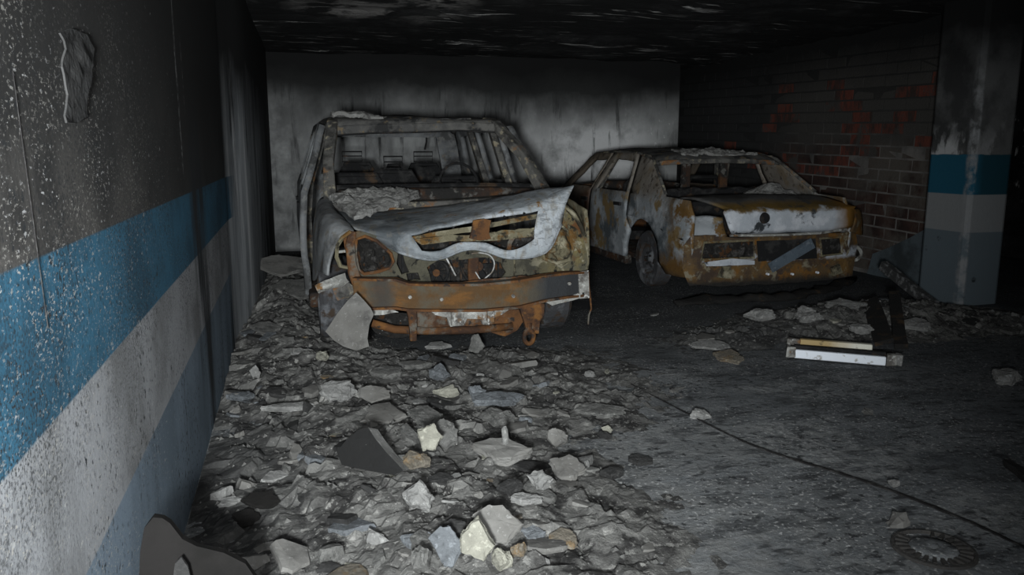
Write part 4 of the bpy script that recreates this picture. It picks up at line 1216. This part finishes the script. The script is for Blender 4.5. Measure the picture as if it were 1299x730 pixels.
def chunk(name, kind, v, m, loc, dims, rot, label, cat, group=None):
    key = (kind, v, m)
    if key not in mcache:
        me = variants[kind][v].copy()
        me.materials.append(M[m])
        mcache[key] = me
    o = bpy.data.objects.new(name, mcache[key])
    COL.objects.link(o)
    o.location = loc
    o.scale = dims
    o.rotation_euler = rot
    return tag(o, label, cat, group)

def placed(name, bbox, m, tilt, thick, label, kind='slab', yaw=None, cat='fragment'):
    """bbox in the photo; tilt = degrees the piece is raised toward the viewer"""
    x0, y0, x1, y1 = bbox
    g = 0.03
    for _ in range(3):
        p = on_floor((x0 + x1) / 2, y1, g)
        g = ground(p.x, p.y)
    k = mpp(p)
    elev = math.atan2(CAM_H, math.hypot(p.x, p.y))
    w = (x1 - x0) * k * 1.06
    h = (y1 - y0) * k
    az = math.atan2(p.x, p.y)
    a = math.radians(tilt)
    L = max(.04, (h - thick * math.cos(elev + a) * .6) / math.sin(min(math.pi / 2, elev + a)))
    fwd = Vector((math.sin(az), math.cos(az), 0))
    c = p + fwd * (L / 2 * math.cos(a)) + Vector((0, 0, L / 2 * math.sin(a) + thick * .35 * math.cos(a)))
    seed = int(x0 * 7 + y0 * 3)
    rz = -az + (math.radians(yaw) if yaw is not None else 0)
    return chunk(name, kind + '_rough', seed % 14, m, c, (w, L, thick), (Matrix.Rotation(rz, 3, 'Z') @ Matrix.Rotation(a, 3, 'X')).to_euler(), label, cat)

P = [
 ((545, 458, 571, 492), 'c_blue', 62, .06, 'upright blue-grey concrete block with a pitted face below the bumper', 'block'),
 ((470, 459, 511, 483), 'c_grey', 6, .03, 'flat brownish plaster slab left of the upright blue-grey block', 'slab'),
 ((502, 454, 549, 471), 'c_grey', 4, .03, 'flat lens-shaped plaster slab just under the rusty bumper', 'slab'),
 ((403, 478, 452, 512), 'c_pale', 38, .05, 'tilted pale block with a dark underside near the leaning slab', 'block'),
 ((362, 439, 402, 457), 'c_pale', 25, .05, 'pale wedge of plaster beside the leaning slab', 'block'),
 ((400, 443, 417, 461), 'c_cream', 40, .05, 'small white crumbly lump beside the leaning slab', 'block'),
 ((318, 463, 332, 484), 'c_pale', 60, .03, 'small upright white splinter near the left wall', 'slab'),
 ((452, 502, 520, 544), 'c_taupe', 8, .03, 'broad flat taupe plaster slab behind the black-faced slab', 'slab'),
 ((515, 510, 562, 545), 'c_grey', 10, .03, 'flat grey slab between the taupe slab and the yellowish wedge', 'slab'),
 ((528, 524, 562, 590), 'c_cream', 66, .05, 'upright yellowish wedge of mortar in the middle of the rubble', 'slab'),
 ((552, 528, 584, 574), 'c_grey', 50, .05, 'grey sandy chunk leaning against the yellowish mortar wedge', 'slab'),
 ((512, 570, 550, 598), 'c_brown', 20, .05, 'pinkish chunk at the foot of the yellowish mortar wedge', 'block'),
 ((551, 490, 583, 506), 'c_cream', 25, .05, 'low cream chunk below the upright blue-grey block', 'block'),
 ((592, 482, 616, 512), 'c_blue', 45, .05, 'blue-grey broken lump at the left end of the bluish slab', 'block'),
 ((594, 494, 662, 517), 'c_blue', 12, .04, 'long flat bluish slab right of the rubble centre', 'slab'),
 ((612, 514, 657, 542), 'c_grey', 18, .04, 'grey rough chunk below the long bluish slab', 'block'),
 ((595, 552, 675, 594), 'c_taupe', 14, .05, 'broad taupe slab carrying a finger-like stub of mortar', 'slab'),
 ((694, 542, 723, 570), 'c_taupe', 55, .04, 'small rounded taupe chip standing on edge', 'slab'),
 ((690, 574, 752, 618), 'c_taupe', 22, .03, 'smooth taupe plaster slab at the right edge of the rubble', 'slab'),
 ((667, 594, 702, 628), 'c_pale', 48, .05, 'pale chunk tucked under the smooth taupe slab', 'block'),
 ((648, 626, 692, 642), 'c_pale', 10, .03, 'narrow pale strip of plaster below the smooth taupe slab', 'slab'),
 ((729, 508, 794, 534), 'c_grey', 12, .03, 'wide flat grey slab lying apart on the dark floor', 'slab'),
 ((757, 545, 776, 560), 'c_dark', 30, .03, 'small black lump with a white chip on top', 'block'),
 ((763, 540, 778, 551), 'c_cream', 50, .02, 'small white chip resting on a black lump', 'slab'),
 ((797, 577, 831, 592), 'c_dark', 12, .02, 'flat dark rectangular chip on the open floor', 'slab'),
 ((762, 590, 795, 610), 'c_dark', 12, .03, 'rounded dark grey chip right of the smooth taupe slab', 'slab'),
 ((872, 516, 904, 534), 'c_pale', 25, .04, 'pale pair of joined crumbs by the floor joint', 'block'),
 ((543, 664, 590, 728), 'c_blue', 58, .035, 'upright bluish-white plaster slab leaning left in the foreground', 'slab'),
 ((585, 654, 627, 732), 'c_cream', 70, .07, 'tall cream mortar slab standing in the foreground', 'slab'),
 ((597, 636, 664, 700), 'c_taupe', 46, .04, 'broad grey slab propped behind the cream mortar slab', 'slab'),
 ((624, 696, 653, 730), 'c_cream', 45, .07, 'squat pale mortar block at the foot of the cream slab', 'block'),
 ((690, 666, 737, 706), 'c_brown', 14, .03, 'flat ochre-brown slab at the right edge of the foreground rubble', 'slab'),
 ((655, 664, 692, 692), 'c_blue', 10, .03, 'dark bluish flat piece right of the propped grey slab', 'slab'),
 ((646, 690, 668, 710), 'c_brown', 25, .05, 'small orange-brown chunk right of the squat mortar block', 'block'),
 ((513, 610, 553, 658), 'c_pale', 42, .07, 'rough pale boulder left of the dark hollow', 'block'),
 ((538, 596, 582, 626), 'c_dark', 12, .03, 'dark brown flat slab below the yellowish wedge', 'slab'),
 ((560, 655, 592, 690), 'c_dark', 30, .04, 'dark slab in the hollow between the foreground slabs', 'slab'),
 ((632, 604, 668, 630), 'c_dark', 16, .03, 'dark brown flat slab left of the pale tucked chunk', 'slab'),
 ((520, 690, 548, 732), 'c_grey', 48, .06, 'grey rough block at the very bottom left of the foreground slabs', 'block'),
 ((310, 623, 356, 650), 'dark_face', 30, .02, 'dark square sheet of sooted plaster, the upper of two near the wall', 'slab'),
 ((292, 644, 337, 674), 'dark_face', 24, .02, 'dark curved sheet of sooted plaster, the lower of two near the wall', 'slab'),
 ((376, 620, 413, 638), 'c_dark', 25, .015, 'thin black sliver lying on pale ash', 'slab'),
 ((398, 712, 434, 728), 'c_dark', 16, .02, 'black oval flake at the bottom edge of the rubble', 'slab'),
 ((274, 628, 312, 644), 'c_pale', 12, .02, 'thin pale flake beside the dark square sheet', 'slab'),
 ((336, 511, 400, 523), 'c_pale', 8, .03, 'long thin white splinter lying near the left wall', 'slab'),
 ((290, 497, 324, 510), 'c_blue', 10, .03, 'pale bluish stick at the foot of the left wall', 'slab'),
 ((456, 486, 499, 512), 'c_taupe', 30, .02, 'curved pale strip lying above the broad taupe slab', 'slab'),
 ((330, 318, 402, 352), 'c_taupe', 24, .04, 'broad grey slab beside the off-road car in the gap along the wall', 'slab'),
 ((345, 350, 400, 384), 'c_grey', 16, .04, 'grey slab lower in the gap between car and wall', 'slab'),
 ((316, 405, 360, 428), 'c_grey', 14, .03, 'flat brown-grey slab at the wall foot before the gap', 'slab'),
 ((350, 425, 376, 440), 'c_grey', 18, .03, 'flat thin slab in front of the gap beside the pale wedge', 'slab'),
 ((945, 387, 988, 410), 'c_pale', 35, .07, 'pale pointed chunk behind the saloon', 'block'),
 ((1035, 376, 1104, 404), 'c_pale', 20, .06, 'largest pale slab on the heap behind the saloon', 'slab'),
 ((1004, 392, 1050, 412), 'c_pale', 24, .06, 'rough pale chunk beside the largest slab, left of the charred planks', 'block'),
 ((1012, 388, 1036, 400), 'c_pale', 30, .05, 'small pale lump on the heap behind the saloon', 'block'),
 ((1075, 408, 1106, 424), 'c_pale', 20, .05, 'pale chunk touching the left charred plank above the light fitting', 'block'),
 ((1140, 400, 1182, 424), 'c_pale', 20, .04, 'flat slab right of the charred planks', 'slab'),
 ((870, 428, 932, 448), 'c_pale', 10, .02, 'thin pale sheet lying alone on the dark floor between the cars', 'slab'),
 ((905, 442, 945, 464), 'c_brown', 10, .03, 'brown flat piece below the thin pale sheet', 'slab'),
 ((1254, 462, 1299, 492), 'c_pale', 14, .06, 'pale concrete lump at the right edge by the black opening', 'block'),
 ((592, 418, 616, 452), 'c_grey', 64, .03, 'narrow grey splinter standing below the bumper bracket', 'slab'),
 ((536, 432, 575, 444), 'c_pale', 8, .03, 'flat pale chip in the shadow under the bumper', 'slab'),
 ((740, 470, 756, 480), 'c_pale', 20, .03, 'single pale chip on the dark floor right of the off-road car', 'slab'),
 ((1125, 608, 1140, 620), 'c_pale', 35, .03, 'tiny white chip beside the dark floor joint', 'block'),
]
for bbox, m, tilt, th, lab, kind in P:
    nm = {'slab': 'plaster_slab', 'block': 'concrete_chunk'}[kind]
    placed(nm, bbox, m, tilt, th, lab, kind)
# mortar stub on the broad taupe slab
sp = on_floor(640, 568, .10)
V, F = tube([sp, sp + Vector((.005, 0, .04)), sp + Vector((.0, 0, .085)), sp + Vector((.002, 0, .10))], [.017, .016, .015, .006], 9)
tag(obj('mortar_stub', (V, F), 'c_pale', smooth=True, at0=tuple(sp)), 'finger-like pale stub of mortar standing on the broad taupe slab', 'fragment')

# small loose fragments, each its own
rnd = random.Random(11)
n = 0
tries = 0
HUE = {'c_grey': 'grey', 'c_pale': 'pale', 'c_taupe': 'taupe', 'c_dark': 'sooty black', 'c_brown': 'brown', 'c_blue': 'blue-grey', 'c_cream': 'cream'}
def where(x, y):
    if x > 2.4:
        return 'between saloon and light fitting'
    if bed(x, y) < .005:
        return 'on the bare floor right of the rubble'
    if x < 0:
        return 'along the foot of the left wall'
    if y > 4.3:
        return 'in the rubble just before the off-road car'
    return 'in the middle of the rubble' if y > 3.1 else 'in the nearest rubble'
pal = ['c_grey'] * 5 + ['c_taupe'] * 5 + ['c_dark'] * 2 + ['c_pale'] * 2 + ['c_brown', 'c_blue', 'c_cream']
while n < 230 and tries < 9000:
    tries += 1
    x, y = rnd.uniform(XL + .08, 6.0), rnd.uniform(1.9, 6.2)
    g = bed(x, y)
    if g < 0.012 and rnd.random() > .012:
        continue
    if .25 < x < 2.0 and y > 5.05:
        continue
    if x > 2.4 and rnd.random() > .5:
        continue
    s = rnd.choice((.05, .06, .07, .09, .12, .17, .22)) * rnd.uniform(.8, 1.25)
    kind = 'slab' if rnd.random() < .8 or s > .13 else 'block'
    t = s * (rnd.uniform(.10, .2) if kind == 'slab' else rnd.uniform(.4, .6))
    mm = rnd.choice(pal)
    chunk({'slab': 'plaster_fragment', 'block': 'concrete_fragment'}[kind], kind, rnd.randrange(14), mm, (x, y, max(g, 0) + t * .12),
          (s, s * rnd.uniform(.55, 1), t), (rnd.gauss(0, .16), rnd.gauss(0, .16), rnd.uniform(0, 6.3)),
          'small ' + HUE[mm] + {'slab': ' plaster flake lying loose ', 'block': ' concrete crumb lying loose '}[kind] + where(x, y), 'fragment',
          {'slab': 'small plaster flakes in the rubble', 'block': 'small concrete crumbs in the rubble'}[kind])
    n += 1
# grit: far too fine to count
GV, GF = [], []
for i in range(9000):
    x, y = rnd.uniform(XL + .03, 5.6), rnd.uniform(1.6, 6.6)
    g = bed(x, y)
    if g < 0.0 and rnd.random() > .05:
        continue
    s = rnd.choice((.004, .006, .006, .008, .010, .016)) if g > 0 else rnd.choice((.003, .004, .006, .008))
    z = max(g, 0)
    b = len(GV)
    for q in range(3):
        t = q * 2.1 + rnd.uniform(-.4, .4)
        GV.append((x + s * math.cos(t), y + s * math.sin(t), z - .002))
    GV.append((x + rnd.uniform(-.3, .3) * s, y + rnd.uniform(-.3, .3) * s, z + s * rnd.uniform(.5, 1.0)))
    GF += [(b, b + 1, b + 3), (b + 1, b + 2, b + 3), (b + 2, b, b + 3)]
gr = obj('grit', (GV, GF), 'c_grey')
tag(gr, 'fine pale grit scattered over the floor and rubble', 'grit', kind='stuff')

# fallen fluorescent fitting
fa, fb = on_floor(1003, 455), on_floor(1142, 467)
ux = (fb - fa).normalized()
uy = Vector((-ux.y, ux.x, 0))
fc = (fa + fb) / 2 + uy * .14
lf = thing('fluorescent_fitting', (fc.x, fc.y, 0), 'fallen fluorescent light fitting with one white and one scorched strip on the floor', 'lamp')
R = Matrix((ux, uy, Vector((0, 0, 1)))).transposed()
Lf = (fb - fa).length
def fl(u, v, z):
    return fa + ux * u + uy * v + Vector((0, 0, z))
obj('housing', box(fl(Lf / 2 - .02, .16, .02), (Lf * .98, .30, .035), R), 'charmetal', lf, bevel=.005)
obj('white_strip', box(fl(Lf * .45, .01, .035), (Lf * .84, .035, .06), R), 'fluo_white', lf, bevel=.008)
obj('scorched_strip', box(fl(Lf * .42, .27, .055), (Lf * .70, .05, .055), R), 'fluo_yellow', lf, bevel=.008)
obj('middle_rib', box(fl(Lf * .45, .14, .05), (Lf * .86, .035, .03), R), 'charmetal', lf)
for u, v, s in ((.0, .02, .06), (.01, .27, .09), (Lf * .92, .02, .06), (Lf * .98, .03, .045)):
    V, F = box(fl(u, v, .045), (s, .06, .075), R)
    obj('end_cap', ([q + noise.noise_vector(q * 20) * .012 for q in V], F), 'alloy' if u < .5 or v < .025 else 'c_pale', lf, bevel=.008)

# charred planks
def plank(pts, w, t, m, label, up):
    p0 = Vector(pts[0])
    V, F = sweep(catmull([tuple(p) for p in pts], 4), w, t, up=up)
    V = [v + noise.noise_vector(v * 12) * .008 for v in V]
    return tag(obj('charred_plank', (V, F), m, at0=tuple(p0)), label, 'plank')
def up_from(px0, py0, px1, py1, z1, z0=0.03):
    a_ = on_floor(px0, py0, z0)
    d = ray(px1, py1)
    t = (z1 - CAM_H) / d.z
    b_ = CAMP + d * t
    return [a_, a_.lerp(b_, .5), b_]
toc = (CAMP - on_floor(1110, 410)).normalized()
plank(up_from(1122, 434, 1103, 381, .16, .05), .135, .035, 'char', 'wide charred black plank slanting on the heap by the light fitting, the left one', toc)
plank(up_from(1143, 440, 1134, 372, .24, .04), .085, .04, 'char', 'narrow charred plank with a scorched brown patch, right of the wide one', toc)
plank(up_from(1186, 389, 1120, 337, .30, .04), .06, .09, 'char_pale', 'long charred plank with an ashen edge leaning at the foot of the pillar', (0, 0, 1))
# dark pole end entering at the right
plank([on_floor(1277, 588, .03), on_floor(1300, 604, .03), on_floor(1345, 640, .03)], .035, .03, 'char', 'thin charred stick at the right edge of the open floor', (0, 0, 1))
